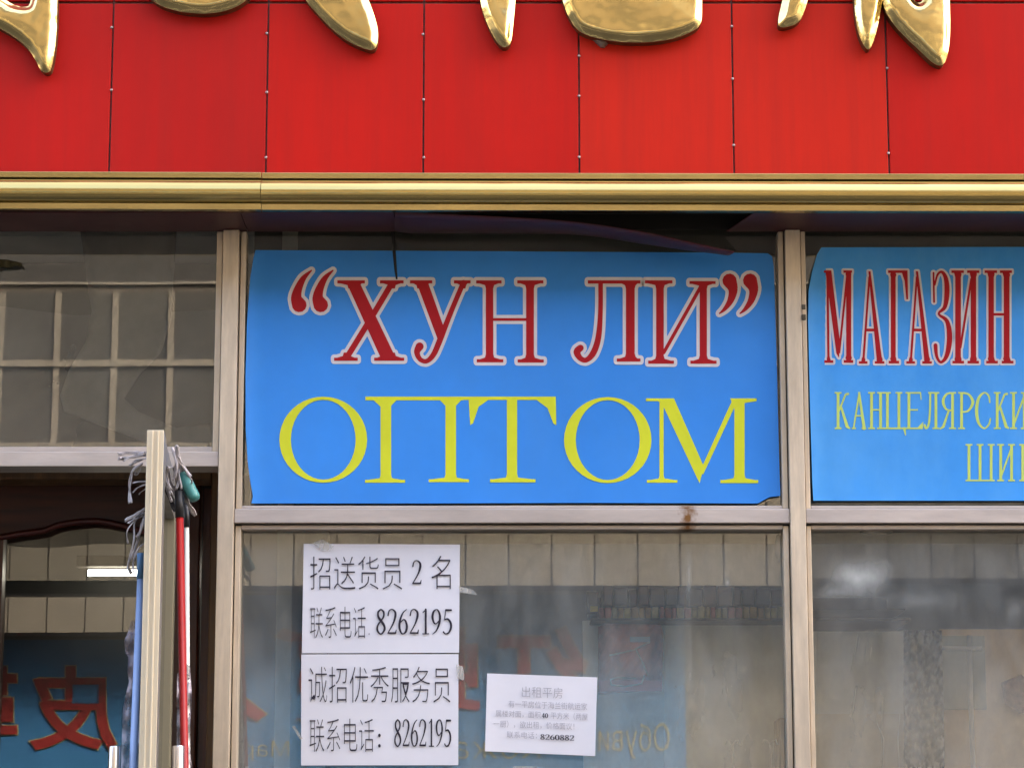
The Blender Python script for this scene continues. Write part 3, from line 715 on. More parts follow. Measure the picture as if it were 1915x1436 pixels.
number(pb, '8262195', box_q(736,1344,845,1396), YI, M['ink'])
def tilt(x0, y0, x1, y1):
    k = 7.5/206
    f = lambda x, y: (x, y+(x-1012)*k)
    return [f(x0,y0), f(x1,y0), f(x1,y1), f(x0,y1)]
text_mesh('printed_line', '出租平房', tilt(976,1284,1052,1304), YI, M['ink2'], pc, -.012)
text_mesh('printed_line', '有一平房位于海兰街航运家', tilt(951,1311,1098,1324), YI, M['ink2'], pc, -.008)
text_mesh('printed_line', '属楼对面，面积', tilt(927,1330,1011,1342.5), YI, M['ink2'], pc, -.008)
number(pc, '40', tilt(1013,1332.5,1025,1341.5), YI, M['ink'], 1.4)
text_mesh('printed_line', '平方米（两屋', tilt(1030,1330,1099,1343), YI, M['ink2'], pc, -.008)
text_mesh('printed_line', '一厨），欲出租，价格面议！', tilt(923,1349,1074,1362), YI, M['ink2'], pc, -.008)
text_mesh('printed_line', '联系电话：', tilt(948,1369,1004,1381), YI, M['ink2'], pc, -.008)
number(pc, '8260882', tilt(1010,1372,1074,1382), YI, M['ink'], 1.35)
def tape(q, label):
    t = MB(); t.add([P(x,y,YP-.0035) for x,y in q], [tuple(range(len(q)))])
    tag(t.build('tape_strip', M['tape'], None, solid=.0004), label, 'tape', 'bits of sticky tape')
tape([(584,1015),(602,1008),(624,1020),(618,1030),(600,1028)], 'clear tape over the top left corner of the upper notice')
tape([(858,1096),(884,1102),(892,1112),(860,1107)], 'scrap of clear tape right of the upper notice')
tape([(853,1242),(866,1246),(868,1262),(868,1272),(855,1268)], 'scrap of white tape at the right edge of the lower notice')
tape([(546,1358),(551,1356),(566,1380),(561,1382)], 'thin scrap of tape left of the lower notice')
tape([(960,1432),(1004,1433),(1004,1440),(960,1440)], 'scrap of white paper under the small tilted notice')

# ------------------------------------------------------------------ gold characters on the fascia
YG0 = YF
def gold(label, strokes):
    base = P(sum(p[0] for p in strokes[0])/len(strokes[0]), max(p[1] for s in strokes for p in s), YF)
    t = thing('gold_character', label, 'sign letter', base, 'gold characters on the red fascia')
    for st in strokes:
        st = spline(st, 2); st = [p for i, p in enumerate(st)]
        v, f, d = fill_poly(st, 4.0)
        D0, D1, bw_ = .022, .0325, 14.0
        YR = YF-.034
        front = []
        for (x, y), e in zip(v, d):
            u = min(1, e/bw_); u = u*u*(3-2*u)*.5+u*.5
            q = Vector((x*.012, y*.012, 3.1)); q2 = Vector((x*.06, y*.06, 7.7))
            h = D0+(D1-D0)*u + .003*min(1,e/60) + .0035*noise.noise(q)*u + .0011*noise.noise(q2)*(.35+.65*math.exp(-e/14))
            p = P(x, y, YR); front.append(Vector((p.x, YF-h, p.z)))
        # outline edges -> side wall down to the panel
        cnt = {}
        for a in f:
            for i in range(3):
                k = (a[i], a[(i+1)%3]); kk = tuple(sorted(k)); cnt.setdefault(kk, []).append(k)
        bd = [e[0] for e in cnt.values() if len(e) == 1]
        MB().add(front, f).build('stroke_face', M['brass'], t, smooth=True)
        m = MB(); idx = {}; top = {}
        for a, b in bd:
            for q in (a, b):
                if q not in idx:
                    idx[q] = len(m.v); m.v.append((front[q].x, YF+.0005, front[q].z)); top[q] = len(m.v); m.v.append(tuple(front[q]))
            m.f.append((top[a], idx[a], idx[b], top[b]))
        m.build('stroke_side', M['shaded_edge'], t, smooth=True)
    return t
gold('gold character with one long pointed tail, leftmost on the red fascia',
  [[(105,-120),(105,0),(104,60),(99,100),(93,130),(83,134),(73,128),(66,112),(50,86),(25,66),(-2,50),(-60,24),(-130,-20),(-110,-70),(-50,-34),(5,-6),(22,6),(44,11),(56,6),(62,-60),(66,-120)]])
gold('gold character with a round bottom and a thick slanting foot, second on the red fascia',
  [[(250,-110),(262,-30),(286,2),(318,15),(350,21),(388,23),(424,17),(457,2),(480,-30),(492,-110)],
   [(530,-150),(548,-60),(570,-2),(590,20),(620,52),(650,75),(680,88),(697,92),(705,82),(707,55),(701,30),(690,0),(660,-70),(620,-160)]])
gold('gold character with a thin tail and a broad bowl, third on the red fascia',
  [[(892,-150),(894,-40),(898,0),(906,30),(922,65),(935,83),(946,87),(956,78),(960,40),(964,0),(966,-60),(966,-150)],
   [(1020,-140),(1040,-60),(1053,0),(1060,22),(1074,46),(1088,60),(1130,72),(1180,77),(1230,75),(1270,67),(1300,54),(1312,42),(1314,20),(1313,-40),(1316,-140)]])
gold('gold character with a short hook and two pointed feet, rightmost on the red fascia',
  [[(1490,-120),(1472,-40),(1464,0),(1457,28),(1456,46),(1466,49),(1486,44),(1498,35),(1506,16),(1512,-4),(1524,-60),(1540,-120)],
   [(1592,-140),(1596,-60),(1599,0),(1602,40),(1611,72),(1622,90),(1630,88),(1640,60),(1647,24),(1652,-2),(1662,-60),(1680,-140)],
   [(1630,-150),(1644,-60),(1652,8),(1670,40),(1698,70),(1722,92),(1742,112),(1758,121),(1768,117),(1775,97),(1779,60),(1778,0),(1776,-60),(1770,-150),(1728,-150),(1736,-40),(1728,2),(1712,2),(1690,-50),(1670,-150)]])
nb = MB()
v, f, d = fill_poly([(1103,70),(1136,72),(1138,80),(1130,90),(1124,90),(1114,80)], 3)
nb.add([P(x,y,YF-.002-.009*min(1,e/5)) for (x,y), e in zip(v,d)], f)
tag(nb.build('mortar_lump', paint('grey_mortar', (.28,.22,.18), .9, bump=.002, bscale=150), None, smooth=True, solid=.002), 'small grey lump stuck to the panel under the third gold character', 'lump')

# ------------------------------------------------------------------ vestibule and inner wooden door
YV = 1.06
vest = thing('wooden_door', 'dark red wooden inner door with an arched glass light at the back of the porch', 'door', P(200,1436,YV)*1.0)
vest.location.z = 0
zc = 2.60
# arch of the glass light, drawn as the lower edge of the top rail
arch = smooth_pts([(-330,1012,0),(-200,1000,0),(-60,1008,0),(4,1004,0),(40,998,0),(80,993,0),(110,982,0),(150,976,0),(185,975,0),(225,982,0),(262,992,0),(300,1000,0)], 4)
zr = ZZ(905,YV)
rail_top = [P(a[0],a[1],YV) for a in arch]
m = MB(); pts = [(p.x,p.z) for p in rail_top] + [(rail_top[-1].x, zr), (rail_top[0].x, zr)]
m.prism(pts, YV-.022, YV+.022, 'y'); m.build('top_rail', M['woodh'], vest, bevel=.004)
m = MB(); sm = [P(a[0],a[1]+3,YV-.025) for a in arch]
rows = [[p + Vector((0,-.004,.010)), p + Vector((0,-.008,.004)), p + Vector((0,0,-.002))] for p in sm]
m.grid(rows); m.build('arch_bead', paint('reddish_bead', (.12,.018,.012), .3), vest, smooth=True, solid=.003)
xa, xb, xc = XX(300,1200,YV), XX(372,1200,YV), XX(-330,1200,YV)
MB().box(xa, xb, YV-.022, YV+.022, 0.02, zr).build('stile', M['wood'], vest, bevel=.004)
MB().box(xc-.12, xc, YV-.022, YV+.022, 0.02, zr).build('stile', M['wood'], vest, bevel=.004)
MB().box(xc, xa, YV-.022, YV+.022, 0.02, .8).build('bottom_rail', M['woodh'], vest, bevel=.004)
g = MB(); cx, cz = (xa+xc)/2, 1.6
g.add([(xc-cx,0,.8-cz),(xa-cx,0,.8-cz),(xa-cx,0,zr-.05-cz),(xc-cx,0,zr-.05-cz)], [(0,1,2,3)])
o = g.build('pane', M['glass_in'], vest); o.location = Vector((cx,YV+.004,cz)) - vest.location; o.rotation_euler = (math.radians(-.21), 0, 0)
MB().box(XX(2,1200,YV)-.008, XX(2,1200,YV)+.001, YV-.02, YV+.02, .8, ZZ(1006,YV)).build('glazing_bar', M['wood'], vest)
fm = thing('door_frame', 'brown timber frame round the inner wooden door', 'door frame', (XX(200,1436,.92),.92,0))
YFm = .92
MB().box(XX(389,1200,YFm), XX(413,1200,YFm), YFm, YFm+.10, 0, ZZ(876,YFm)).build('jamb', M['wood2'], fm, bevel=.003)
MB().box(-2.0, XX(389,1200,YFm)-.0005, YFm, YFm+.10, ZZ(896,YFm), ZZ(866,YFm)).build('head', M['wood2'], fm, bevel=.003)
MB().box(xb+.004, XX(413,1200,YFm)+.02, YV+.0, YV+.04, 0, ZZ(896,YFm)).build('lining', M['wood'], fm)
MB().box(-2.0, xb+.004, YV-.01, YV+.04, zr+.003, ZZ(866,YFm)).build('lining', M['wood'], fm)
MB().box(-2.03,-.456,.90,1.09,ZZ(866,.92)+.001,2.975).build('porch_back', M['bulk'], shop)
MB().box(-2.06,-2.03,.085,1.10,0,2.97).build('porch_side', M['inner'], shop)
# tube lamp in the shop behind the inner door
lamp = thing('tube_lamp', 'lit white fluorescent tube seen through the glass of the inner door', 'lamp', P(230,1078,1.45))
a, b = P(165,1071,1.45), P(330,1070,1.45)
MB().tube([a, b], .0075, 12).build('tube', emit('lit_tube', (1,.98,.94), 6.0), lamp, smooth=True)
MB().box(a.x-.03, b.x+.03, 1.44, 1.48, a.z+.014, a.z+.042).build('holder', M['gasket'], lamp, bevel=.003)
MB().box(-1.9, -.46, 1.62, 1.64, 0, 2.9).build('screen_wall', paint('dark_screen', (.03,.03,.03), .8), shop)

# ------------------------------------------------------------------ open aluminium door leaf
YN = -.65
leaf = thing('glass_door', 'narrow aluminium glass door standing wide open, seen edge on', 'door', (XX(330,1000,-.04), -.04, 0))
xf0, xf1 = XX(270,1000,YN), XX(302,1000,YN)
zdt = ZZ(804,YN); zd0 = .03
hx = XX(330,1000,-.04); th = xf1-xf0
yaw = ((xf0+xf1)/2-(hx-th/2))/(YN+.04)           # sideways run per metre of leaf
def lf(s0, s1, z0, z1, name, mat, t=1.0, bev=.0015, dx0=0):
    """slab of the leaf between distances s0..s1 from the hinge line"""
    m = MB(); c0 = hx-th/2 + dx0; hw = th/2*t
    q = [(c0+yaw*(-s0)-hw, -.04-s0), (c0+yaw*(-s0)+hw, -.04-s0), (c0+yaw*(-s1)+hw, -.04-s1), (c0+yaw*(-s1)-hw, -.04-s1)]
    m.prism(q, z0, z1, 'z'); return m.build(name, mat, leaf, bevel=bev)
Lw = -YN-.04
lf(Lw-.085, Lw-.0035, zd0, zdt, 'stile', M['alu_side'])
lf(Lw-.0034, Lw, zd0, zdt, 'edge_cap', M['alu_door'], 1.0, .001)
# shallow grooves of the extrusion on the closing edge
for u in (.32, .66):
    x = xf0+(xf1-xf0)*u
    MB().box(x-.0016, x+.0016, YN-.0022, YN+.004, zd0+.01, zdt-.001).build('edge_rib', M['alu_door'], leaf, bevel=.0008)
lf(Lw-.155, Lw-.086, zd0+.08, zdt-.08, 'glazing_bead', M['alu_side'], .5)
lf(0, .07, zd0, zdt, 'stile', M['alu_olive'])
lf(.0705, Lw-.0855, zdt-.075, zdt, 'top_rail', M['alu_side'], .9)
lf(.0705, Lw-.0855, zd0, zd0+.12, 'bottom_rail', M['alu_door'], .9)
m = MB(); c0 = hx-th/2
m.add([(c0-yaw*.07,-.04-.07,zd0+.12),(c0-yaw*(Lw-.156),-.04-(Lw-.156),zd0+.12),(c0-yaw*(Lw-.156),-.04-(Lw-.156),zdt-.076),(c0-yaw*.07,-.04-.07,zdt-.076)],[(0,1,2,3)])
m.build('pane', M['glass_leaf'], leaf)
for px, py, Yh in ((214.5,1395,-.61),(333.5,1394,-.58)):
    p = P(px, py, Yh); r = MM(11.2, Yh); sgn = 1 if px > 300 else -1
    MB().tube([p+Vector((0,0,-.0)), p+Vector((0,0,-.0012)), p+Vector((0,0,-.40)), p+Vector((0,0,-.401))], [r*.93, r, r, r*.93], 20).build('pull_handle', M['steel'], leaf, smooth=True).modifiers.new('Edges','EDGE_SPLIT').split_angle = math.radians(50)
    xs_ = c0-yaw*Lw
    for dz in (-.06, -.34): MB().tube([p+Vector((-sgn*r*.5,0,dz)), Vector((xs_+sgn*th/2, p.y-.02, p.z+dz))], .006, 10).build('handle_post', M['steel'], leaf, smooth=True)

# ------------------------------------------------------------------ mops leaning on the open door, heads up
c3 = lambda x, y: (x/4.487+200, y/4.487+780)
def strip_mesh(pts, wd, Y, mat, parent, name='strip', seed=0):
    rnd = random.Random(seed); sp = smooth_pts([(*c3(x,y), Y+rnd.uniform(-.02,.02)) for x, y in pts], 5)
    hw = MM(wd/4.487/2, Y); rows = []
    P3 = [P(x,y,yy) for x,y,yy in sp]
    for i, p in enumerate(P3):
        t = (P3[min(i+1,len(P3)-1)]-P3[max(i-1,0)]).normalized()
        n = Vector((-t.z, 0, t.x)); n = n.normalized() if n.length > .1 else Vector((1,0,0))
        k = hw*(.8+.25*math.sin(i*1.3+seed))
        rows.append([p-n*k, p-n*k*.3+Vector((0,-.003,0)), p+n*k*.4+Vector((0,-.0005,0)), p+n*k+Vector((0,-.004,0))])
    return MB().grid(rows).build(name, mat, parent, smooth=True, solid=.0012)
def pole(px0, py0, px1, py1, Y0, Y1, wpx, mat, parent, name='pole', to_floor=True, zend=None):
    a, b = P(px0,py0,Y0), P(px1,py1,Y1); r = MM(wpx/2, Y0)
    if to_floor:
        t = (a.z-.03)/(a.z-b.z); b = a+(b-a)*t
    return MB().tube([a, b], r, 14).build(name, mat, parent, smooth=True)
mb_ = thing('mop', 'pale blue mop with grey strip head, left of the open door edge', 'mop', (XX(245,1436,-.55), -.55, 0), 'mops stored head up at the door')
pole(263.5,1082,248.5,1436,-.57,-.60,14,M['bluepole'],mb_)
pole(264.5,1035,263.5,1083,-.565,-.57,16,M['bluecap'],mb_,'sleeve',False)
L = [([(330,300),(220,300),(88,305)],34),([(330,320),(230,335),(100,345)],30),([(330,345),(240,375),(185,412)],26),([(320,300),(230,325),(130,372)],22),([(300,390),(215,460),(200,590),(195,712)],34),([(285,430),(250,480),(225,470)],20),
 ([(330,540),(260,545),(222,550)],16),([(330,565),(260,595),(220,638)],16),([(330,600),(285,630),(272,650)],10),([(320,770),(250,815),(172,872)],42),([(310,800),(240,850),(180,880)],24),([(300,820),(210,895),(170,965),(178,1060)],11),
 ([(300,830),(235,880),(232,1030),(195,1180),(180,1270)],20),([(310,850),(280,960),(240,1100),(185,1240),(210,1315)],26),([(310,1060),(260,1110),(225,1220),(222,1310)],20),([(320,800),(300,900),(255,1010)],40)]
def strands(p, wd, Y, mat, par, seed):
    r = random.Random(seed); k = 3 if wd > 24 else 2
    for j in range(k):
        q = [(x+r.uniform(-.35,.35)*wd*(a/(len(p)-1)+.3), y+r.uniform(-.35,.35)*wd*(a/(len(p)-1)+.3)) for a, (x, y) in enumerate(p)]
        strip_mesh(q, wd*(.5 if k == 3 else .6), Y+.008*j, mat, par, seed=seed*7+j)
for i, (p, wd) in enumerate(L): strands(p, wd, -.60, M['mop'], mb_, i)
wr = [(245,1160),(240,1180),(232,1198),(234,1215),(240,1232),(238,1252),(241,1275),(236,1295),(230,1325),(228,1370),(226,1440),(224,1520),(262,1520),(262,1160)]
v, f, d = fill_poly(wr, 6)
m = MB(); m.add([P(x,y,-.57+.008*math.sin(y*.13)+.006*math.sin(x*.5+y*.05)) for x,y in v], f); m.build('plastic_wrap', M['film'], mb_, smooth=True)

mr = thing('mop', 'red handled mop with black collar right of the open door edge', 'mop', (XX(345,1436,-.5), -.5, 0), 'mops stored head up at the door')
pole(336,966,345.5,1436,-.5,-.52,14.5,M['redpole'],mr)
pole(335.3,918,336,968,-.498,-.5,17,M['black'],mr,'collar',False)
a, b = P(*c3(650,515),-.49), P(*c3(742,690),-.50)
MB().tube([a+(a-b)*.25, a, a.lerp(b,.2), a.lerp(b,.9), b], [MM(6),MM(9.5),MM(11),MM(10),MM(8.5)], 16).build('cone_cap', M['teal'], mr, smooth=True)
Rr = [([(580,240),(600,330),(595,470),(600,615)],56),([(545,260),(575,330),(585,420),(570,520)],34),([(620,400),(660,450),(705,520),(712,555)],20),([(600,330),(650,420),(700,490)],26),([(560,420),(520,430),(478,468)],22),([(520,420),(515,520),(560,640)],60),([(500,470),(495,560),(550,700)],40),([(600,440),(615,540),(625,610)],26)]
for i, (p, wd) in enumerate(Rr): strands(p, wd, -.505, M['mop'], mr, 40+i)
for i, (p, wd) in enumerate([([(490,560),(520,660),(575,790)],36),([(640,640),(690,740),(745,828)],40),([(560,590),(600,640),(600,700)],60)]): strip_mesh(p, wd, -.48, M['mopdark'] if i != 1 else M['mop'], mr, seed=60+i)
mw = thing('mop', 'white handled mop with black collar behind the red one', 'mop', (XX(351,1436,-.42), -.42, 0), 'mops stored head up at the door')
pole(349.3,985,350.5,1240,-.44,-.45,8.5,M['whitepole'],mw)
pole(348.5,940,349.3,986,-.438,-.44,10.5,M['black'],mw,'collar',False)
wr = [(348,1240),(356,1246),(357,1270),(359,1300),(356,1350),(355,1400),(362,1450),(366,1520),(336,1520),(330,1400),(331,1260)]
v, f, d = fill_poly(wr, 5)
m = MB(); m.add([P(x,y,-.46+.008*math.sin(y*.11)+.006*math.sin(x*.6+y*.04)) for x,y in v], f); m.build('plastic_wrap', M['film'], mw, smooth=True)

# ------------------------------------------------------------------ goods inside, behind the big panes
def inbox(px0, py0, px1, py1, Y, dep, mat, name, par, bev=.003, skew=0):
    a, b = P(px0,py0,Y), P(px1,py1,Y)
    return MB().box(a.x, b.x, Y, Y+dep, b.z, a.z).build(name, mat, par, bevel=bev)
YS = .17
shelf = thing('wall_shelf', 'dark shelf hanging inside the big window full of small packets', 'shelf', P(1290,1160,YS))
MB().box(XX(1104,1150,YS), XX(1700,1150,YS), YS-.02, YS+.26, ZZ(1162,YS), ZZ(1157,YS)).build('board', paint('dark_board', (.03,.025,.022), .6), shelf, bevel=.002)
MB().box(XX(1115,1150,YS), XX(1700,1150,YS), YS+.31, YS+.325, ZZ(1162,YS), ZZ(1085,YS)).build('back', paint('shelf_back', (.025,.018,.018), .7), shelf)
rnd = random.Random(3)
cols = [(.07,.012,.013),(.06,.016,.012),(.04,.012,.015),(.015,.018,.04),(.075,.02,.012),(.05,.012,.012)]
pk = {}
def pmat(c):
    if c not in pk: pk[c] = paint('packet_print', c, .35, var=.3, scale=60)
    return pk[c]
x = 1128
while x < 1468:
    wd = rnd.uniform(16,30); c = rnd.choice(cols)
    o = inbox(x, 1098+rnd.uniform(-6,4), x+wd-1.5, 1132, YS+.06, .14, pmat(c), 'packet', None)
    tag(o, 'dark packet in the upper row on the shelf inside the window', 'packet', 'dark packets on the shelf')
    x += wd
x = 1120
ycols = [(.34,.30,.05),(.36,.22,.04),(.30,.28,.10),(.30,.05,.05),(.38,.26,.05)]
while x < 1468:
    wd = rnd.uniform(9,15); c = rnd.choice(ycols)
    o = inbox(x, 1135+rnd.uniform(-1.5,1.5), x+wd-1.2, 1156.5, YS, .10, pmat(c), 'packet', None, .002)
    tag(o, 'yellow or red packet in the lower row on the shelf inside the window', 'packet', 'bright packets on the shelf')
    x += wd
MB().box(XX(1104,1130,YS), XX(1700,1130,YS), YS+.05, YS+.25, ZZ(1134.5,YS), ZZ(1132.5,YS)).build('board', paint('dark_board_b', (.03,.025,.022), .6), shelf)
sp = thing('price_clip', 'dark clip with a yellow tag at the left end of the shelf', 'clip', P(1110,1150,YS-.03))
inbox(1097,1104,1119,1148,YS-.03,.02,pmat((.02,.018,.02)),'clip_body',sp); inbox(1104,1133,1118,1143,YS-.034,.0035,pmat((.55,.45,.02)),'yellow_tag',sp,.0005)
# red gift bag in clear wrap
YBg = .13
bag = thing('gift_bag', 'reddish brown printed bag in clear wrap behind the big pane', 'bag', P(1180,1295,YBg))
bm_ = paint('bag_print', (.50,.14,.09), .45, var=.45, scale=26, stretch=(1,1,.5), col2=(.14,.06,.04))
v, f, d = fill_poly([(1119,1172),(1130,1166),(1236,1168),(1240,1185),(1238,1288),(1180,1293),(1119,1297)], 7)
m = MB(); m.add([P(x,y,YBg-.03*min(1,e/25)+.004*math.sin(x*.3+y*.2)) for (x,y), e in zip(v,d)], f); m.build('body', bm_, bag, smooth=True, solid=.002)
inbox(1122,1272,1238,1292,YBg-.034,.002,paint('bag_band', (.46,.10,.07), .45),'red_band',bag,.0005)
inbox(1178,1190,1216,1200,YBg-.036,.002,paint('bag_label', (.22,.34,.46), .45),'blue_patch',bag,.0005)
for pth in ([(1140,1225),(1185,1215),(1215,1200)],[(1143,1280),(1170,1283),(1200,1278),(1205,1262)],[(1190,1215),(1203,1240),(1212,1262)],[(1143,1280),(1142,1270),(1155,1266),(1190,1268)]):
    MB().tube([P(px,py,YBg-.040) for px,py in pth], .0016, 6).build('white_piping', pmat((.62,.58,.52)), bag, smooth=True)
# pale partition board that closes the display to the right of the bag, hanging clear sheets and hooks
YD = .24
board = thing('display_board', 'pale grey green board standing behind the goods in the big window', 'board', P(1360,1500,YD))
MB().box(XX(1090,1200,YD), XX(1500,1200,YD), YD, YD+.02, .6, ZZ(1160,YD)).build('panel', paint('pale_board', (.84,.86,.78), .7, var=.12, scale=2.5), board)
hk = film('clear_sheet', (.88,.89,.84), .22, .2, (1.6,1,.6), 9, .0012)
def clear(q, Y, label):
    v, f, d = fill_poly(q, 12)
    m = MB(); m.add([P(x,y,Y+.010*math.sin(x*.10+.012*y)+.006*math.sin(x*.31)) for x,y in v], f)
    tag(m.build('plastic_sheet', hk, None, smooth=True), label, 'plastic sheet')
clear([(1244,1162),(1466,1162),(1470,1520),(1240,1520)], .17, 'clear crinkled plastic sheet hanging below the shelf in the big window')
clear([(1527,1180),(1692,1176),(1694,1520),(1527,1520)], .12, 'clear streaked plastic sheet hanging in the right pane')
crm = paint('painted_glint', (.85,.84,.78), .3)  # white strips painted in as highlights on the clear sheet
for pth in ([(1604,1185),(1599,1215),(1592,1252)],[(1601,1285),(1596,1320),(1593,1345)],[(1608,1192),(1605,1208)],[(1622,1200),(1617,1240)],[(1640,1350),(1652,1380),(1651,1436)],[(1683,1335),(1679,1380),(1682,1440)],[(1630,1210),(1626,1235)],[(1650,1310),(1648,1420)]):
    ps = MB().tube([P(px,py,.105) for px,py in pth], [MM(.5)]+[MM(1.3)]*(len(pth)-2)+[MM(.5)], 5).build('glint_strip', crm, [o for o in COL.objects if o.get('label','').startswith('clear streaked')][0], smooth=True)
hm = paint('white_hook', (.75,.74,.70), .3)
for px, lab in ((1370,'white double hook low in the big window, left of its twin'),(1440,'white double hook low in the big window, beside the right post')):
    t = thing('wall_hook', lab, 'hook', P(px,1436,.10), 'white hooks in the window')
    Yh = .045
    MB().tube([P(px,1392,Yh),P(px+1,1410,Yh),P(px+2,1480,Yh)], MM(2.2,Yh), 8).build('stem', hm, t, smooth=True)
    for s in (-1,1): MB().tube([P(px,1393,Yh),P(px+s*6,1384,Yh),P(px+s*11,1383,Yh),P(px+s*13,1392,Yh)], MM(1.7,Yh), 8).build('prong', hm, t, smooth=True)
tag(inbox(1456,1342,1490,1520,.12,.1,paint('tan_carton', (.40,.25,.13), .7),'carton',None), 'tan carton standing behind the right edge of the big pane', 'carton')
# right pane: mottled cloth, brown board with a white cross tube, pale carton behind
YR2 = .14
mc = None
mt, n, l, b = new_mat('mottled_cloth')
tc = n.new('ShaderNodeTexCoord'); nz = n.new('ShaderNodeTexNoise'); nz.inputs['Scale'].default_value = 75; nz.inputs['Detail'].default_value = 3
l.new(tc.outputs['Object'], nz.inputs[0]); rp = n.new('ShaderNodeValToRGB'); rp.color_ramp.elements[0].position = .44; rp.color_ramp.elements[1].position = .58
rp.color_ramp.elements[0].color = (.012,.012,.012,1); rp.color_ramp.elements[1].color = (.36,.36,.34,1)
l.new(nz.outputs[0], rp.inputs[0]); l.new(rp.outputs[0], b.inputs['Base Color']); b.inputs['Roughness'].default_value = .85
v, f, d = fill_poly([(1690,1178),(1760,1178),(1768,1520),(1692,1520)], 8)
m = MB(); m.add([P(x,y,YR2-.02+.012*math.sin(x*.22)) for x,y in v], f)
tag(m.build('hanging_cloth', mt, None, smooth=True, solid=.003), 'black and grey mottled cloth hanging in the right pane', 'cloth')
bb = thing('brown_board', 'tan brown board behind the white tube cross in the right pane', 'board', P(1840,1520,YR2+.05))
MB().box(XX(1762,1300,YR2+.05), 1.75, YR2+.05, YR2+.07, .6, ZZ(1176,YR2+.05)).build('panel', paint('tan_board', (.86,.63,.38), .7, var=.15, scale=4), bb)
MB().box(XX(1757,1300,YR2+.05), XX(1842,1300,YR2+.05), YR2+.035, YR2+.0495, ZZ(1326,YR2+.05), ZZ(1190,YR2+.05)).build('green_sheet', paint('grey_green_sheet', (.40,.42,.33), .6), bb)
YR2s = YR2; YR2 = .06
cr = thing('tube_cross', 'white plastic tubes crossing like a T in the right pane', 'hanger', P(1818,1436,YR2))
MB().tube([P(1813,1188,YR2),P(1815,1300,YR2),P(1823,1520,YR2)], MM(4.6,YR2), 10).build('upright', hm, cr, smooth=True)
MB().tube([P(1762,1211,YR2-.012),P(1836,1212,YR2-.012)], MM(3.6,YR2), 10).build('crossbar', hm, cr, smooth=True)
YR2 = YR2s
gb = thing('display_board', 'pale board behind the clear sheet in the right pane', 'board', P(1610,1520,.25))
MB().box(XX(1512,1300,.25), XX(1705,1300,.25), .25, .27, .6, ZZ(1180,.25)).build('panel', paint('pale_board_b', (.84,.85,.80), .7, var=.15, scale=3), gb)
MB().box(XX(1512,1300,.22), XX(1705,1300,.22), .22, .24, .6, ZZ(1334,.22)).build('lower_panel', paint('pale_tan_board', (.80,.70,.54), .7), gb)
ru = MB(); v, f, d = fill_poly([(1872,1276),(1910,1262),(1936,1280),(1940,1330),(1905,1332),(1880,1316)], 8)
ru.add([P(x,y,YR2+.03-.012*min(1,e/14)) for (x,y), e in zip(v,d)], f)
tag(ru.build('rosy_bundle', paint('rosy_cloth', (.34,.16,.12), .8, var=.4, scale=40), None, smooth=True, solid=.003), 'rosy bundle pinned to the tan board in the right pane', 'bundle')
# grey dust sheet hanging behind the top light over the door
v, f, d = fill_poly([(150,430),(165,540),(172,580),(160,640),(130,690),(112,740),(120,770),(200,800),(300,838),(400,838),(400,790),(330,800),(260,770),(232,745),(262,700),(300,660),(320,600),(330,430)], 12)
m = MB(); m.add([P(x,y,.30+.02*math.sin(x*.03+y*.02)) for x,y in v], f)
tag(m.build('dust_sheet', paint('dark_grey_sheet', (.32,.32,.31), .8), None, smooth=True, solid=.002), 'dark grey dust sheet hanging behind the top light over the door', 'sheet')
v, f, d = fill_poly([(-420,575),(-100,560),(140,590),(405,580),(405,866),(-420,866)], 24)  # sheet added to dim what the inner door mirrors and grey the pane
m = MB(); m.add([P(x,y,.42+.02*math.sin(x*.02+y*.03)) for x,y in v], f)
tag(m.build('plastic_sheet', film('dimming_sheet', (.30,.30,.295), .62, .5, (1,1,1), 2.2, .0008), None, smooth=True), 'smoky sheet added behind the top light over the door to dim reflections', 'plastic sheet')
v, f, d = fill_poly([(0,485),(14,486),(28,489),(40,492),(41,499),(30,497),(20,501),(8,500),(-14,502),(-16,486)], 4)
m = MB(); m.add([P(x,y,-.006+.004*math.sin(x*.4)) for x,y in v], f)
tag(m.build('dry_leaf', paint('olive_leaf', (.05,.042,.015), .8), None, smooth=True, solid=.002), 'dry olive brown leaf stuck to the glass at the left edge', 'leaf')

# ------------------------------------------------------------------ the opposite side of the street, mirrored in the glass
YO = W
opp = thing('opposite_building', 'tall beige building across the street, seen mirrored in the panes', 'building', (0,-W-2,0))
def OZ(py, yd, Yg=.012): return V(957,py,yd,Yg).z
OV = .50
zf0 = OZ(1095, W-OV)
M['brick'] = paint('dark_brown_render', (.075,.066,.056), .85, var=.15, scale=2)
zk = V(957,527,W,.008).z
zsg = OZ(1475,W)
MB().box(-22,22,-W-5,-W,0,zsg-.02).build('shop_fronts', M['oppglass'], opp)
for k in range(-10,11): MB().box(k*2.1-.12,k*2.1+.12,-W+.001,-W+.10,0,zsg-.021).build('pilaster', M['brick'], opp)
MB().box(-22,22,-W-5,-W,zsg-.019,5.62).build('wall', M['beigewall'], opp)
MB().box(-22,22,-W-5,-W,zk,zk+1.15).build('dark_band', M['greyband'], opp)
MB().box(-22,22,-W-5,-W+.02,zk-.02,zk-.001).build('string_course', paint('pale_course', (.17,.16,.14), .7), opp)
MB().box(-22,22,-W-5,-W,5.621,zk-.021).build('wall', M['brick'], opp)
MB().box(-22,22,-W-5,-W,zk+1.151,10.6).build('wall', M['brick'], opp)
for k in range(-6,7): MB().box(k*3-.8,k*3+.8,-W+.0,-W+.03,8.0,9.6).build('window', M['oppglass'], opp)
MB().box(-22.3,22.3,-W-5.3,-W+.3,10.601,10.9).build('roof', M['greyband'], opp)
zf1 = zf0+.95
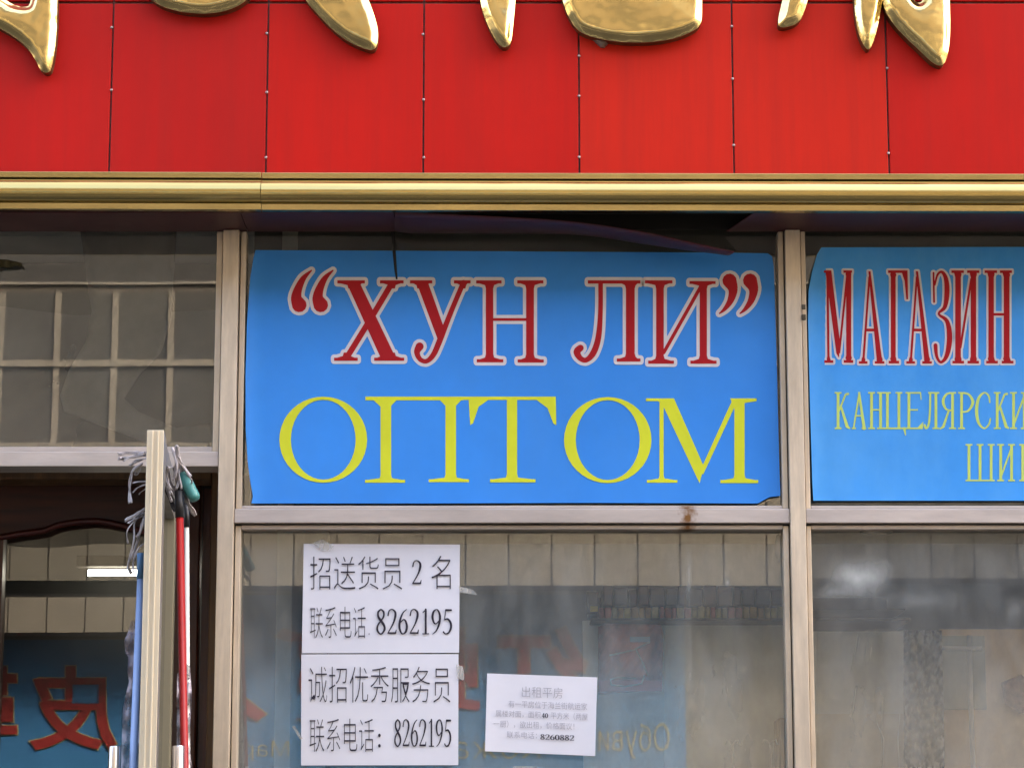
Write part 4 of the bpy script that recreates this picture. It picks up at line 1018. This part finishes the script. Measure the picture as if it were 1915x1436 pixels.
MB().box(-22,22,-W+.001,-W+OV-.015,zf0+.02,zf1-.01).build('fascia_core', M['joint'], opp)
pw = .283
x = -5.4
pm = MB().box(-pw/2+.0055, pw/2-.0055, -.014, 0, zf0, zf1).mesh('fascia_panel')
pm.materials.append(M['beige']); pm2 = pm.copy(); pm2.materials[0] = M['greypanel']
while x < 5.4:
    o = bpy.data.objects.new('fascia_panel', pm2 if x > 1.75 else pm); COL.objects.link(o); attach(o, opp)
    o.location = Vector((x+pw/2, -W+OV, 0)) - opp.location; x += pw
for a, b in ((-22,-5.41),(x+.01,22)): MB().box(a,b,-W+OV-.014,-W+OV,zf0,zf1).build('fascia_strip', M['greypanel' if a > 0 else 'beige'], opp)
# first-floor windows with broad pale bars
def far_window(xc):
    za, zb_ = V(957,842,W,.008).z-.35, V(957,548,W,.008).z
    t = thing('far_window', None, None, (0,0,0)) if False else opp
    bwid = .39
    wn = MB().box(xc-2.1, xc+2.1, -W-.02, -W+.012, za, zb_).build('window', M['oppglass'], opp)
    for k in range(-5,6):
        MB().box(xc+k*bwid-.021, xc+k*bwid+.021, -W+.0125, -W+.024, za, zb_).build('glazing_bar', M['beige'], wn).location = (0,0,0)
    zm = V(957,681,W,.008).z
    MB().box(xc-2.1, xc+2.1, -W+.0245, -W+.034, zm-.022, zm+.022).build('glazing_bar', M['beige'], wn)
xw = V(212,700,W,.008).x
for k in range(-1,2): far_window(xw+k*5.2)
# its blue shop sign
os_ = thing('far_blue_sign', 'long blue shop sign with red characters across the street, mirrored in the lower panes', 'sign', (0,-W+.02,OZ(1470,W)))
xo1 = V(1281,1300,W).x; xo0 = V(-420,1300,W).x
MB().box(xo0, xo1, -W+.001, -W+.06, OZ(1475,W), zf0-.01).build('board', M['oppblue'], os_)
YO1 = W-.062
def OP(Yg): return lambda px, py: V(px, py, YO1, Yg)
def opp_char(ch, px0, py0, px1, py1, Yg=.012):
    q = box_q(px1,py0,px0,py1)
    f1 = lambda px, py: V(px, py, YO1-.012, Yg); f0 = lambda px, py: V(px, py, YO1-.003, Yg)
    o = text_mesh('character', ch, q, 0, M['oppred'], os_, .018, pt=f1, ref=True)
    text_mesh('character_outline', ch, q, 0, M['oppyel'], o, .030, pt=f0, ref=True)
opp_char('红', 930,1175,1095,1335); opp_char('蜻', 730,1175,895,1335); opp_char('蜓', 515,1175,680,1345); opp_char('人', 300,1190,492,1345)
opp_char('皮', 60,1222,215,1372, 1.06); opp_char('鞋', -165,1222,28,1372, 1.06)
text_mesh('cyrillic_line', 'Обуви', box_q(1252,1352,1120,1418), 0, M['oppyel'], os_, -.012, pt=lambda px,py: V(px,py,YO1-.003))
text_mesh('cyrillic_line', 'Кожа', box_q(1010,1375,850,1418), 0, M['oppyel'], os_, -.012, pt=lambda px,py: V(px,py,YO1-.003))
text_mesh('cyrillic_line', 'Марин', box_q(540,1385,400,1422), 0, M['oppyel'], os_, -.012, pt=lambda px,py: V(px,py,YO1-.003))
